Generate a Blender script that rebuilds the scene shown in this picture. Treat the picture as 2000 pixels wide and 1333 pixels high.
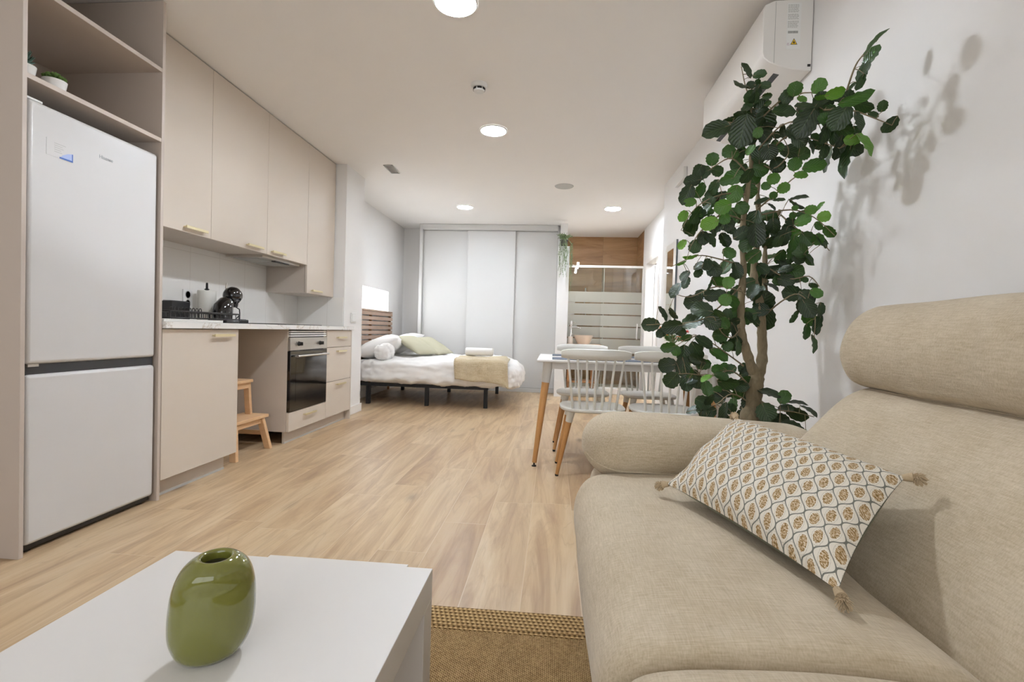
import bpy, bmesh, math, random
from mathutils import Vector, Matrix, noise
PI = math.pi
for o in list(bpy.data.objects):
    bpy.data.objects.remove(o)
SC = bpy.context.scene
COL = SC.collection

# ------------------------------------------------------------------ camera
F, YAW, PITCH, ROLL, CAMH = 959.25, 0.0829, -0.0206, 0.0294, 0.9017
_r0 = Vector((math.cos(YAW), math.sin(YAW), 0)); _f0 = Vector((-math.sin(YAW), math.cos(YAW), 0)); _z = Vector((0, 0, 1))
_fwd = math.cos(PITCH) * _f0 + math.sin(PITCH) * _z
_up0 = -math.sin(PITCH) * _f0 + math.cos(PITCH) * _z
_rt = math.cos(ROLL) * _r0 + math.sin(ROLL) * _up0
_up = math.cos(ROLL) * _up0 - math.sin(ROLL) * _r0
cd = bpy.data.cameras.new('camera'); cam = bpy.data.objects.new('camera', cd); COL.objects.link(cam)
cd.sensor_width = 36; cd.lens = F / 2000 * 36; cd.clip_start = 0.02; cd.clip_end = 60
cam.matrix_world = Matrix(((_rt.x, _up.x, -_fwd.x, 0), (_rt.y, _up.y, -_fwd.y, 0), (_rt.z, _up.z, -_fwd.z, CAMH), (0, 0, 0, 1)))
SC.camera = cam
def ray(px, py):
    return _fwd + _rt * ((px - 1000) / F) + _up * ((666.5 - py) / F)
def at(px, py, y=None, x=None, z=None):
    d = ray(px, py); o = Vector((0, 0, CAMH))
    if y is not None: t = y / d.y
    elif x is not None: t = x / d.x
    else: t = (z - CAMH) / d.z
    return o + d * t

# ------------------------------------------------------------------ world, exposure, lamp power
SC.view_settings.view_transform = 'Standard'; SC.view_settings.look = 'None'
SC.view_settings.exposure = 0.43; SC.view_settings.gamma = 1.0; SC.view_settings.use_curve_mapping = False
W = bpy.data.worlds.new('world'); SC.world = W; W.use_nodes = True
W.node_tree.nodes['Background'].inputs[0].default_value = (1, .96, .9, 1)
W.node_tree.nodes['Background'].inputs[1].default_value = 0.05
LAMP = dict(l1=620, l2=360, l3=235, l4=290)
LAMP_TINT = (.905, .955, 1.01, 1)
WINDOW_E = 7.0
FILL_E = 1.7  # emission of the fill panel added behind the camera

# ------------------------------------------------------------------ materials
def lin(c):
    if isinstance(c, str):
        c = [int(c[i:i + 2], 16) / 255 for i in (0, 2, 4)]
    return tuple((v / 12.92 if v <= .04045 else ((v + .055) / 1.055) ** 2.4) for v in c) + (1,)
MATS = {}
class NT:
    def __init__(s, name):
        s.m = bpy.data.materials.new(name); s.m.use_nodes = True; s.t = s.m.node_tree
        s.b = s.t.nodes['Principled BSDF']; MATS[name] = s.m
    def n(s, ty, **k):
        nd = s.t.nodes.new(ty)
        for a, v in k.items(): setattr(nd, a, v)
        return nd
    def l(s, a, b): s.t.links.new(a, b)
    def set(s, **k):
        for a, v in k.items(): s.b.inputs[a.replace('_', ' ')].default_value = v
    def math(s, op, a, b=None, c=None):
        nd = s.n('ShaderNodeMath', operation=op)
        for i, v in enumerate((a, b, c)):
            if v is None: continue
            if isinstance(v, (int, float)): nd.inputs[i].default_value = v
            else: s.l(v, nd.inputs[i])
        return nd.outputs[0]
    def mix(s, f, a, b, mode='MIX'):
        nd = s.n('ShaderNodeMix', data_type='RGBA', blend_type=mode)
        for i, v in ((0, f), (6, a), (7, b)):
            if isinstance(v, (int, float)): nd.inputs[i].default_value = v
            elif isinstance(v, tuple): nd.inputs[i].default_value = v
            else: s.l(v, nd.inputs[i])
        return nd.outputs[2]
    def coord(s, which='Object', scale=(1, 1, 1), loc=(0, 0, 0)):
        tc = s.n('ShaderNodeTexCoord'); mp = s.n('ShaderNodeMapping')
        mp.inputs['Scale'].default_value = scale; mp.inputs['Location'].default_value = loc
        s.l(tc.outputs[which], mp.inputs[0]); return mp.outputs[0]
    def noise(s, vec, scale=5, detail=3, rough=.5, dist=0):
        nd = s.n('ShaderNodeTexNoise'); s.l(vec, nd.inputs['Vector'])
        nd.inputs['Scale'].default_value = scale; nd.inputs['Detail'].default_value = detail
        nd.inputs['Roughness'].default_value = rough; nd.inputs['Distortion'].default_value = dist
        return nd.outputs[0]
    def ramp(s, f, pts):
        nd = s.n('ShaderNodeValToRGB'); s.l(f, nd.inputs[0]); e = nd.color_ramp.elements
        while len(e) < len(pts): e.new(.5)
        for i, (p, c) in enumerate(pts):
            e[i].position = p; e[i].color = c if len(c) == 4 else tuple(c) + (1,)
        return nd.outputs[0]
    def bump(s, h, strength=.3, dist=.01):
        nd = s.n('ShaderNodeBump'); nd.inputs['Strength'].default_value = strength; nd.inputs['Distance'].default_value = dist
        s.l(h, nd.inputs['Height']); s.l(nd.outputs[0], s.b.inputs['Normal'])
    def color(s, o): s.l(o, s.b.inputs['Base Color'])
def plain(name, col, rough=.5, metal=0, coat=0, spec=.5, var=.03, bump=0, bscale=200, emit=0):
    s = NT(name); s.set(Roughness=rough, Metallic=metal, Coat_Weight=coat, Specular_IOR_Level=spec)
    c = lin(col); v = s.noise(s.coord(), 3.0, 3)
    s.color(s.mix(v, tuple(x * (1 - var) for x in c[:3]) + (1,), tuple(min(1, x * (1 + var)) for x in c[:3]) + (1,)))
    if bump: s.bump(s.noise(s.coord(), bscale, 3), bump, .002)
    if emit:
        s.b.inputs['Emission Color'].default_value = c; s.b.inputs['Emission Strength'].default_value = emit
    return s.m
plain('wall_paint', 'ebe9e7', .7, bump=.04, bscale=120, var=.01)
plain('ceiling_paint', 'f4f1ee', .8, var=.01)
plain('lacquer', 'd3c7b9', .48, var=.015)
plain('lacquer_side', 'cbbfb3', .5, var=.015)
plain('frame_board', 'c6b9ae', .5, var=.015)
plain('dark_gap', '3a352f', .8)
plain('fridge_white', 'd3d1d0', .3, coat=.1, var=.01)
plain('plastic_white', 'e6e5e2', .35, var=.01)
plain('plastic_grey', 'b9b8b4', .5)
plain('white_gloss', 'ece9e5', .3, var=.01)
plain('table_white', 'dbd7d3', .42, var=.01)
plain('black_plastic', '1b1a1b', .3)
plain('black_gloss', '0e0d0f', .08, coat=.5)
plain('dark_metal', '2b2b2c', .4, .6)
plain('grey_black', '3b3b3c', .4, .3)
plain('gold', 'ddd0a8', .35, .6)
plain('steel', 'c9c4bc', .33, .85)
plain('chrome', 'e6e6e6', .12, 1)
plain('chair_plastic', 'd9d7d0', .38, var=.015)
plain('bedding', 'f2f0ee', .85, bump=.15, bscale=60, var=.02)
plain('towel', 'f4f2f0', .95, bump=.5, bscale=500)
plain('olive_linen', 'bab69e', .9, bump=.4, bscale=400, var=.06)
plain('blush_pot', 'ded2c4', .6)
plain('paper', 'efece4', .9, bump=.3, bscale=300)
plain('basin_ceramic', 'f2e9dd', .25, coat=.3)
plain('closet_white', 'd6d5d3', .45, var=.01)
plain('pot_dark', '3b3734', .6)
plain('soil', '3a2c20', .95, bump=.8, bscale=90)
plain('orange_petal', 'd98232', .6, var=.2)
plain('red_petal', 'd2463f', .6, var=.2)
plain('sticker_white', 'eeeeec', .4)
plain('sticker_blue', '3f67b5', .4, var=.2)
plain('sticker_pale_blue', 'a9b8e0', .4)
plain('print_grey', '8d8d8a', .5)
plain('print_lilac', 'b06aa0', .5)
plain('warn_yellow', 'f0c62c', .4)
plain('logo_grey', '9fa3a6', .35, .3)
plain('tassel', 'bfa98a', .95, bump=.8, bscale=700, var=.1)
plain('pillow_back', '7d7f6e', .9, bump=.4, bscale=500)
plain('dark_edge', '5a6064', .5)
plain('slate_mat', '4d5666', .7)
plain('vase_inside', '3d3a1c', .5)
plain('rubber', '171717', .7)
s = NT('vase_green'); s.set(Roughness=.07, Coat_Weight=.6, Coat_Roughness=.03)
s.color(s.mix(s.noise(s.coord(), 6, 2), lin('6c6c2e'), lin('747634')))
s = NT('mirror_glass'); s.set(Roughness=.02, Metallic=1.0, Base_Color=(.9, .9, .9, 1))
s.color(s.mix(s.noise(s.coord(), 2, 1), (.9, .9, .9, 1), (.88, .9, .89, 1)))
def emitter(name, col, e):
    s = NT(name); s.b.inputs['Base Color'].default_value = col; s.b.inputs['Emission Color'].default_value = col
    s.b.inputs['Emission Strength'].default_value = e; return s.m
for k, e in LAMP.items(): emitter('lamp_' + k, LAMP_TINT, e)
emitter('window_glow', (.97, .99, 1, 1), WINDOW_E); emitter('added_fill_glow', (.93, .97, 1, 1), FILL_E)  # second glow belongs to the added fill panel
emitter('mirror_lamp', (1, .97, .93, 1), 150)
emitter('hall_fill_glow', (.96, .98, 1, 1), 110)  # glow of the unseen light added past the hall door
# leaf-wood floor: wood-look planks laid along the room
def wood(name, ax, w, ln, x_off, cols, rough, grout, seed=0, knots=True, gscale=1.0):
    s = NT(name); tc = s.n('ShaderNodeTexCoord'); sep = s.n('ShaderNodeSeparateXYZ'); s.l(tc.outputs['Object'], sep.inputs[0])
    A, B = sep.outputs[ax[0]], sep.outputs[ax[1]]     # A across, B along
    a = s.math('DIVIDE', s.math('SUBTRACT', A, x_off), w); row = s.math('FLOOR', a); fa = s.math('SUBTRACT', a, row)
    wn = s.n('ShaderNodeTexWhiteNoise', noise_dimensions='1D'); s.l(s.math('ADD', row, seed + .37), wn.inputs['W'])
    b = s.math('ADD', s.math('DIVIDE', B, ln), s.math('MULTIPLY', wn.outputs[0], 3.0)); colm = s.math('FLOOR', b); fb = s.math('SUBTRACT', b, colm)
    cid = s.math('ADD', s.math('MULTIPLY', row, 7.13), s.math('MULTIPLY', colm, 3.71))
    wn2 = s.n('ShaderNodeTexWhiteNoise', noise_dimensions='1D'); s.l(cid, wn2.inputs['W'])
    cv = s.n('ShaderNodeCombineXYZ')
    s.l(s.math('MULTIPLY', A, 7.5 * gscale), cv.inputs[0]); s.l(s.math('MULTIPLY', B, .85 * gscale), cv.inputs[1]); s.l(s.math('MULTIPLY', cid, 5.3), cv.inputs[2])
    n1 = s.noise(cv.outputs[0], 1.0, 6, .62, 1.5)
    cv2 = s.n('ShaderNodeCombineXYZ')
    s.l(s.math('MULTIPLY', A, 42), cv2.inputs[0]); s.l(s.math('MULTIPLY', B, 1.8), cv2.inputs[1]); s.l(cid, cv2.inputs[2])
    n2 = s.noise(cv2.outputs[0], 1.0, 4, .6, .4)
    base = s.ramp(n1, [(.26, lin(cols[0])), (.44, lin(cols[1])), (.56, lin(cols[2])), (.78, lin(cols[3]))])
    base = s.mix(s.math('MULTIPLY', n2, .30), base, lin(cols[2]), 'MULTIPLY')
    cv5 = s.n('ShaderNodeCombineXYZ'); s.l(s.math('MULTIPLY', A, 8), cv5.inputs[0]); s.l(s.math('MULTIPLY', B, .8), cv5.inputs[1]); s.l(s.math('MULTIPLY', cid, 2.9), cv5.inputs[2])
    rg = s.math('ABSOLUTE', s.math('SUBTRACT', s.noise(cv5.outputs[0], 1.0, 3, .5, 1.8), .5)); rl = s.ramp(rg, [(.0, (.34,) * 3), (.010, (.18,) * 3), (.035, (0,) * 3)])
    base = s.mix(rl, base, lin(cols[0]))
    tone = s.ramp(wn2.outputs[0], [(0, lin(cols[4])), (.5, (1, 1, 1, 1)), (1, lin(cols[5]))])
    base = s.mix(.55, base, tone, 'MULTIPLY')
    if knots:
        cv3 = s.n('ShaderNodeCombineXYZ')
        s.l(s.math('ADD', s.math('MULTIPLY', A, 4.5), s.math('MULTIPLY', cid, 1.7)), cv3.inputs[0]); s.l(s.math('MULTIPLY', B, 1.9), cv3.inputs[1])
        vo = s.n('ShaderNodeTexVoronoi'); s.l(cv3.outputs[0], vo.inputs['Vector']); vo.inputs['Scale'].default_value = 1.0
        cv4 = s.noise(cv3.outputs[0], 5, 3)
        kd = s.math('ADD', vo.outputs['Distance'], s.math('MULTIPLY', s.math('SUBTRACT', cv4, .5), .10))
        km = s.ramp(kd, [(.02, (.75,) * 3), (.10, (.28,) * 3), (.2, (0,) * 3)])
        gate = s.math('GREATER_THAN', wn2.outputs[0], .35)
        base = s.mix(s.math('MULTIPLY', km, gate), base, lin(cols[6]))
    da = s.math('MINIMUM', fa, s.math('SUBTRACT', 1, fa)); db = s.math('MULTIPLY', s.math('MINIMUM', fb, s.math('SUBTRACT', 1, fb)), ln / w)
    g = s.math('LESS_THAN', s.math('MINIMUM', da, db), .0016 / w)
    base = s.mix(s.math('MULTIPLY', g, .8), base, lin(grout)); s.color(base)
    s.set(Roughness=rough, Specular_IOR_Level=.45)
    s.bump(s.math('ADD', n2, s.math('MULTIPLY', g, -1.5)), .08, .003)
    return s.m
wood('floor_wood', (0, 1), .2, 1.2, .12, ['a3876a', 'bfa482', 'cfb795', 'd9c6a9', 'd6c3aa', 'fffcf6', '5f4a38'], .36, 'cdb89a')
wood('bath_wood', (2, 0), .6, 3.0, .1, ['7d5e3c', 'a07a52', 'b08b62', 'bb9870', 'f0e4d4', 'ffffff', '5f452c'], .45, '6d563c', seed=4, knots=False, gscale=.7)
wood('bath_wood_side', (2, 1), .6, 3.0, .1, ['7d5e3c', 'a07a52', 'b08b62', 'bb9870', 'f0e4d4', 'ffffff', '5f452c'], .45, '6d563c', seed=4, knots=False, gscale=.7)
def smallwood(name, c1, c2, sc=(40, 40, 5), rough=.45):
    s = NT(name); n1 = s.noise(s.coord(scale=sc), 1, 5, .6, .6); s.color(s.mix(n1, lin(c1), lin(c2))); s.set(Roughness=rough); s.bump(n1, .05, .002)
smallwood('beech_leg', 'a9743f', 'cf9e66')
smallwood('pine', 'd1a377', 'e7c49a', (10, 10, 30))
smallwood('slat_wood', '8f7664', 'b79d8a', (30, 4, 60), .6)
smallwood('vanity_wood', '8a5a32', 'b07f50', (5, 30, 30))
smallwood('bark', '574b38', '9b8c6f', (60, 60, 18), .9)
# marble worktop
s = NT('marble'); v = s.coord(scale=(1, 1, 1)); n1 = s.noise(v, 2.2, 6, .6, 2.2)
d = s.math('ABSOLUTE', s.math('SUBTRACT', n1, .5)); s.color(s.ramp(d, [(.0, lin('c2b8ac')), (.006, lin('dcd6cf')), (.022, lin('eceae7'))])); s.set(Roughness=.25)
# backsplash tiles
s = NT('splash_tile'); tc = s.n('ShaderNodeTexCoord'); sp = s.n('ShaderNodeSeparateXYZ'); s.l(tc.outputs['Object'], sp.inputs[0])
def fracline(s, o, w, off=0, th=.0015):
    a = s.math('FRACT', s.math('DIVIDE', s.math('ADD', o, 10 + off), w)); return s.math('LESS_THAN', s.math('MINIMUM', a, s.math('SUBTRACT', 1, a)), th / w)
g = s.math('MAXIMUM', fracline(s, sp.outputs[1], .3), s.math('MAXIMUM', fracline(s, sp.outputs[2], .6, .02), fracline(s, sp.outputs[0], .3)))
s.color(s.mix(g, lin('eeebe6'), lin('dad5ce'))); s.set(Roughness=.35)
# upholstery: fine two-way weave
def weave(name, c1, c2, sc=420, b=.35):
    s = NT(name); tc = s.n('ShaderNodeTexCoord')
    def wv(scale, vec):
        mp = s.n('ShaderNodeMapping'); mp.inputs['Scale'].default_value = vec; s.l(tc.outputs['Object'], mp.inputs[0])
        return s.noise(mp.outputs[0], scale, 2, .5)
    n1 = wv(sc, (.08, 1, .5)); n2 = wv(sc, (1, .08, .5)); n3 = wv(9, (1, 1, 1))
    h = s.math('ADD', n1, n2); f = s.math('MULTIPLY', h, .5)
    f2 = s.math('ADD', s.math('MULTIPLY', f, .75), s.math('MULTIPLY', n3, .25))
    s.color(s.ramp(f2, [(.3, lin(c1)), (.68, lin(c2))])); s.set(Roughness=.92, Specular_IOR_Level=.25, Sheen_Weight=.15); s.bump(h, b, .002)
weave('sofa_fabric', 'ad9c80', 'd3c5ae')
weave('knit_throw', 'b5a280', 'd6c8ac', 160, .8)
# jute rug field and its braided border
s = NT('jute'); tc = s.n('ShaderNodeTexCoord'); sp = s.n('ShaderNodeSeparateXYZ'); s.l(tc.outputs['Object'], sp.inputs[0])
X, Y = sp.outputs[0], sp.outputs[1]
wx = s.math('SINE', s.math('MULTIPLY', X, 2 * PI / .0052)); wy = s.math('SINE', s.math('ADD', s.math('MULTIPLY', Y, 2 * PI / .0075), s.math('MULTIPLY', X, 600)))
nz = s.noise(tc.outputs['Object'], 150, 4, .75); nb = s.noise(s.coord(scale=(9, 3, 1)), 3, 2)
h = s.math('ADD', s.math('MULTIPLY', s.math('ADD', wx, wy), .14), s.math('ADD', s.math('MULTIPLY', nz, 1.1), s.math('MULTIPLY', nb, .25)))
s.color(s.ramp(h, [(.2, lin('54402a')), (.55, lin('8b6f49')), (.95, lin('c4a679'))])); s.set(Roughness=.95, Specular_IOR_Level=.1); s.bump(h, .9, .004)
s = NT('jute_border'); tc = s.n('ShaderNodeTexCoord'); sp = s.n('ShaderNodeSeparateXYZ'); s.l(tc.outputs['Object'], sp.inputs[0])
X, Y = sp.outputs[0], sp.outputs[1]
row = s.math('FLOOR', s.math('DIVIDE', Y, .0165)); ph = s.math('MULTIPLY', row, 2.4)
wx = s.math('SINE', s.math('ADD', s.math('MULTIPLY', X, 2 * PI / .015), ph)); wy = s.math('SINE', s.math('MULTIPLY', Y, 2 * PI / .0165))
h = s.math('ADD', s.math('MULTIPLY', s.math('ADD', wx, wy), .25), s.math('MULTIPLY', s.noise(tc.outputs['Object'], 300, 2), .8))
s.color(s.ramp(h, [(.05, lin('5a4426')), (.4, lin('a48559')), (.8, lin('d0b384'))])); s.set(Roughness=.95, Specular_IOR_Level=.1); s.bump(h, .9, .004)
# lumbar pillow print: rows of pale ogee medallions with an ochre flower
s = NT('ogee_print'); tc = s.n('ShaderNodeTexCoord'); sp = s.n('ShaderNodeSeparateXYZ'); s.l(tc.outputs['UV'], sp.inputs[0])
U = s.math("MULTIPLY", sp.outputs[0], 12.0); V = s.math("MULTIPLY", sp.outputs[1], 5.5)
c = s.math('MULTIPLY', s.math('COSINE', s.math('MULTIPLY', V, 2 * PI)), .25)
def tri(o): return s.math('ABSOLUTE', s.math('SUBTRACT', s.math('FRACT', s.math('ADD', o, 20.5)), .5))
de = tri(s.math('SUBTRACT', U, c)); do = tri(s.math('ADD', s.math('SUBTRACT', U, .5), c)); dl = s.math('MINIMUM', de, do)
def cell(cu, cv_):
    a = s.math('SUBTRACT', s.math('FRACT', s.math('ADD', U, 20.5 - cu)), .5); b = s.math('SUBTRACT', s.math('FRACT', s.math('ADD', V, 20.5 - cv_)), .5)
    return s.math('SQRT', s.math('ADD', s.math('MULTIPLY', s.math('MULTIPLY', a, a), 1.3), s.math('MULTIPLY', s.math('MULTIPLY', b, b), .8)))
dc = s.math('MINIMUM', cell(.25, .5), cell(.75, 0.0))
nz = s.noise(s.coord('UV', (60, 60, 60)), 2, 2, .7)
dn = s.math('ADD', dc, s.math('MULTIPLY', s.math('SUBTRACT', nz, .5), .12))
pet = s.ramp(nz, [(.40, lin('80683f')), (.5, lin('b4946a')), (.60, lin('dccdb4'))])
colr = s.mix(s.math('LESS_THAN', dn, .225), lin('e3dccf'), pet)
ring = s.math('MULTIPLY', s.math('GREATER_THAN', dn, .29), s.math('LESS_THAN', dn, .31)); colr = s.mix(s.math('MULTIPLY', ring, .5), colr, lin('a0998a'))
colr = s.mix(s.math('LESS_THAN', dl, .035), colr, lin('77776f')); s.color(colr); s.set(Roughness=.9, Specular_IOR_Level=.2)
s.bump(s.noise(s.coord('UV', (1, 1, 1)), 700, 2), .3, .001)
# leaves: lit ones painted lighter plus random tone, veins from the leaf's own UV
s = NT('leaf'); at_ = s.n('ShaderNodeAttribute', attribute_name='tone'); tc = s.n('ShaderNodeTexCoord'); sp = s.n('ShaderNodeSeparateXYZ'); s.l(tc.outputs['UV'], sp.inputs[0])
u = s.math('ABSOLUTE', s.math('SUBTRACT', sp.outputs[0], .5)); vv = s.math('FRACT', s.math('MULTIPLY', s.math('SUBTRACT', sp.outputs[1], s.math('MULTIPLY', u, .9)), 7))
vein = s.math('MAXIMUM', s.math('LESS_THAN', u, .012), s.math('MULTIPLY', .5, s.math('LESS_THAN', s.math('ABSOLUTE', s.math('SUBTRACT', vv, .5)), .06)))
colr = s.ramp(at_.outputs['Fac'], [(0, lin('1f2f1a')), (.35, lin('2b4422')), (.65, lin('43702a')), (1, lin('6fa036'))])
colr = s.mix(s.math('MULTIPLY', vein, .25), colr, lin('7f9a6a')); s.color(colr); s.set(Roughness=.36, Specular_IOR_Level=.6)
s.bump(s.math('ADD', s.math('MULTIPLY', s.math('ABSOLUTE', s.math('SUBTRACT', vv, .5)), 1.0), s.noise(tc.outputs['Object'], 90, 2)), .5, .003)
tr = s.n('ShaderNodeBsdfTranslucent'); s.l(s.mix(1.0, colr, lin('d9f07a'), 'MULTIPLY'), tr.inputs[0]); mx = s.n('ShaderNodeMixShader'); mx.inputs[0].default_value = .25
s.l(s.b.outputs[0], mx.inputs[1]); s.l(tr.outputs[0], mx.inputs[2]); s.l(mx.outputs[0], s.t.nodes['Material Output'].inputs[0])
s = NT('succulent'); s.color(s.mix(s.noise(s.coord(), 60, 2), lin('3e5a28'), lin('6f8f45'))); s.set(Roughness=.6)
s = NT('succulent_blue'); s.color(s.mix(s.noise(s.coord(), 60, 2), lin('2c4038'), lin('4f6f60'))); s.set(Roughness=.6)
s = NT('trailing_leaf'); s.color(s.mix(s.noise(s.coord(), 40, 2), lin('61754c'), lin('9aab7e'))); s.set(Roughness=.6)
# shower glass: clear above, satin bands below
s = NT('shower_glass'); tc = s.n('ShaderNodeTexCoord'); sp = s.n('ShaderNodeSeparateXYZ'); s.l(tc.outputs['Object'], sp.inputs[0]); Z = sp.outputs[2]
fz = s.math('FRACT', s.math('DIVIDE', s.math('SUBTRACT', 1.525, Z), .176)); band = s.math('MULTIPLY', s.math('GREATER_THAN', s.math('SUBTRACT', 1, fz), .10), s.math('LESS_THAN', Z, 1.525))
band = s.math('MULTIPLY', band, s.math('GREATER_THAN', Z, .645))
gl = s.n('ShaderNodeBsdfGlass'); gl.inputs['Roughness'].default_value = 0; gl.inputs['IOR'].default_value = 1.02; gl.inputs['Color'].default_value = (.93, .97, .95, 1)
tp = s.n('ShaderNodeBsdfTransparent'); tp.inputs[0].default_value = (.93, .965, .95, 1); gs = s.n('ShaderNodeBsdfGlossy'); gs.inputs['Roughness'].default_value = .02
m0 = s.n('ShaderNodeMixShader'); m0.inputs[0].default_value = .09; s.l(tp.outputs[0], m0.inputs[1]); s.l(gs.outputs[0], m0.inputs[2])
s.b.inputs['Base Color'].default_value = lin('e0dfd6'); s.set(Roughness=.5)
t2 = s.n('ShaderNodeBsdfTranslucent'); t2.inputs[0].default_value = lin('e0dfd6'); m1 = s.n('ShaderNodeMixShader'); m1.inputs[0].default_value = .5; s.l(s.b.outputs[0], m1.inputs[1]); s.l(t2.outputs[0], m1.inputs[2])
m3 = s.n('ShaderNodeMixShader'); m3.inputs[0].default_value = .78; s.l(tp.outputs[0], m3.inputs[1]); s.l(m1.outputs[0], m3.inputs[2])
m2 = s.n('ShaderNodeMixShader'); s.l(band, m2.inputs[0]); s.l(m0.outputs[0], m2.inputs[1]); s.l(m3.outputs[0], m2.inputs[2]); s.l(m2.outputs[0], s.t.nodes['Material Output'].inputs[0])

# ------------------------------------------------------------------ mesh helpers
class MB:
    def __init__(s): s.v = []; s.f = []; s.uv = {}; s.tone = {}
    def add(s, vs, fs):
        o = len(s.v); s.v += [Vector(p) for p in vs]; s.f += [tuple(i + o for i in f) for f in fs]; return s
    def box(s, x0, x1, y0, y1, z0, z1):
        return s.add([(x, y, z) for x in (x0, x1) for y in (y0, y1) for z in (z0, z1)],
                     [(0, 1, 3, 2), (4, 6, 7, 5), (0, 4, 5, 1), (2, 3, 7, 6), (0, 2, 6, 4), (1, 5, 7, 3)])
    def tube(s, pts, rad, n=10, cap=True, flat=1.0):
        pts = [Vector(p) for p in pts]; rad = rad if isinstance(rad, (list, tuple)) else [rad] * len(pts)
        rings = []; up = None
        for i, p in enumerate(pts):
            t = (pts[min(i + 1, len(pts) - 1)] - pts[max(i - 1, 0)]).normalized()
            if up is None: up = Vector((0, 0, 1)) if abs(t.z) < .9 else Vector((1, 0, 0))
            a = t.cross(up)
            if a.length < 1e-5: a = t.cross(Vector((0, 1, 0)))
            a.normalize(); b = a.cross(t).normalized(); up = b
            rings.append([p + (a * math.cos(2 * PI * k / n) + b * math.sin(2 * PI * k / n) * flat) * rad[i] for k in range(n)])
        vs = [q for r in rings for q in r]; fs = []
        for i in range(len(rings) - 1):
            for k in range(n): fs.append((i * n + k, i * n + (k + 1) % n, (i + 1) * n + (k + 1) % n, (i + 1) * n + k))
        if cap: fs += [tuple(range(n - 1, -1, -1)), tuple(range((len(rings) - 1) * n, len(rings) * n))]
        return s.add(vs, fs)
    def lathe(s, prof, c=(0, 0, 0), n=32, ax='z', sx=1, sy=1, rot=0, cap=True):
        vs = []; fs = []
        for r, h in prof:
            for k in range(n):
                a = 2 * PI * k / n; x, y = r * math.cos(a) * sx, r * math.sin(a) * sy
                x, y = x * math.cos(rot) - y * math.sin(rot), x * math.sin(rot) + y * math.cos(rot)
                p = (x, y, h) if ax == 'z' else ((h, x, y) if ax == 'x' else (x, h, y))
                vs.append((p[0] + c[0], p[1] + c[1], p[2] + c[2]))
        for i in range(len(prof) - 1):
            for k in range(n): fs.append((i * n + k, i * n + (k + 1) % n, (i + 1) * n + (k + 1) % n, (i + 1) * n + k))
        if cap and prof[0][0] > 1e-6: fs.append(tuple(range(n - 1, -1, -1)))
        if cap and prof[-1][0] > 1e-6: fs.append(tuple(range((len(prof) - 1) * n, len(prof) * n)))
        return s.add(vs, fs)
    def prism(s, poly, y0, y1, ax='y'):
        n = len(poly); f = (lambda a, b, c: (a, c, b)) if ax == 'y' else ((lambda a, b, c: (c, a, b)) if ax == 'x' else (lambda a, b, c: (a, b, c)))
        vs = [f(a, b, y0) for a, b in poly] + [f(a, b, y1) for a, b in poly]
        return s.add(vs, [tuple(range(n)), tuple(range(2 * n - 1, n - 1, -1))] + [(i, i + n, (i + 1) % n + n, (i + 1) % n) for i in range(n)])
    def soft(s, c, h, k=5, n=14, amp=0, fr=6, seed=0, ky=None, xf=None):
        # rounded box: cube grid pulled onto a superellipsoid, with soft wrinkles
        c = Vector(c); idx = {}; vs = []; fs = []
        def vid(i, j, l):
            key = (i, j, l)
            if key not in idx:
                p = Vector((2 * i / n - 1, 2 * j / n - 1, 2 * l / n - 1)); p = Vector([math.sin(q * PI / 2) if abs(q) < 1 else q for q in p])
                m = (abs(p.x) ** k + abs(p.y) ** k + abs(p.z) ** k) ** (1 / k); q = p / m
                q = Vector((q.x * h[0], q.y * h[1], q.z * h[2]))
                if amp: q += Vector((p / p.length)) * amp * noise.fractal((q + c) * fr + Vector((seed * 7.1, 0, 0)), .6, 2.0, 3)
                if xf: q = Vector(xf(q))
                idx[key] = len(vs); vs.append(q + c)
            return idx[key]
        for a in range(n):
            for b in range(n):
                for t in (0, n):
                    fs.append((vid(t, a, b), vid(t, a + 1, b), vid(t, a + 1, b + 1), vid(t, a, b + 1)))
                    fs.append((vid(a, t, b), vid(a + 1, t, b), vid(a + 1, t, b + 1), vid(a, t, b + 1)))
                    fs.append((vid(a, b, t), vid(a + 1, b, t), vid(a + 1, b + 1, t), vid(a, b + 1, t)))
        return s.add(vs, fs)
    def build(s, name, mat, parent=None, bevel=0, smooth=None, solid=0, org=None):
        me = bpy.data.meshes.new(name)
        o0 = Vector(org) if org is not None else (Vector(parent['_o']) if parent is not None and '_o' in parent.keys() else Vector((0, 0, 0)))
        me.from_pydata([p - o0 for p in s.v], [], s.f)
        bm = bmesh.new(); bm.from_mesh(me); bmesh.ops.recalc_face_normals(bm, faces=bm.faces); bm.to_mesh(me); bm.free()
        if smooth is not None:
            for p in me.polygons: p.use_smooth = True
            me.set_sharp_from_angle(angle=math.radians(smooth))
        me.materials.append(MATS[mat]); o = bpy.data.objects.new(name, me); COL.objects.link(o)
        if parent is not None: o.parent = parent; o['_o'] = list(o0)
        elif org is not None: o.location = o0; o['_o'] = list(o0)
        if bevel:
            m = o.modifiers.new('bevel', 'BEVEL'); m.width = bevel; m.segments = 3; m.limit_method = 'ANGLE'; m.angle_limit = math.radians(40)
            for p in me.polygons: p.use_smooth = True
            me.set_sharp_from_angle(angle=math.radians(35))
        return o
def thing(name, label, cat, loc=(0, 0, 0), group=None):
    o = bpy.data.objects.new(name, None); COL.objects.link(o); o.location = loc; o['_o'] = list(loc); o.empty_display_size = .05
    o['label'] = label; o['category'] = cat
    if group: o['group'] = group
    return o
def tag(o, label, cat, group=None):
    o['label'] = label; o['category'] = cat
    if group: o['group'] = group
    return o
def struct(o): o['kind'] = 'structure'; return o
def B(*a): return MB().box(*a)
def kids(o): return [c for c in bpy.data.objects if c.parent == o]
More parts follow.
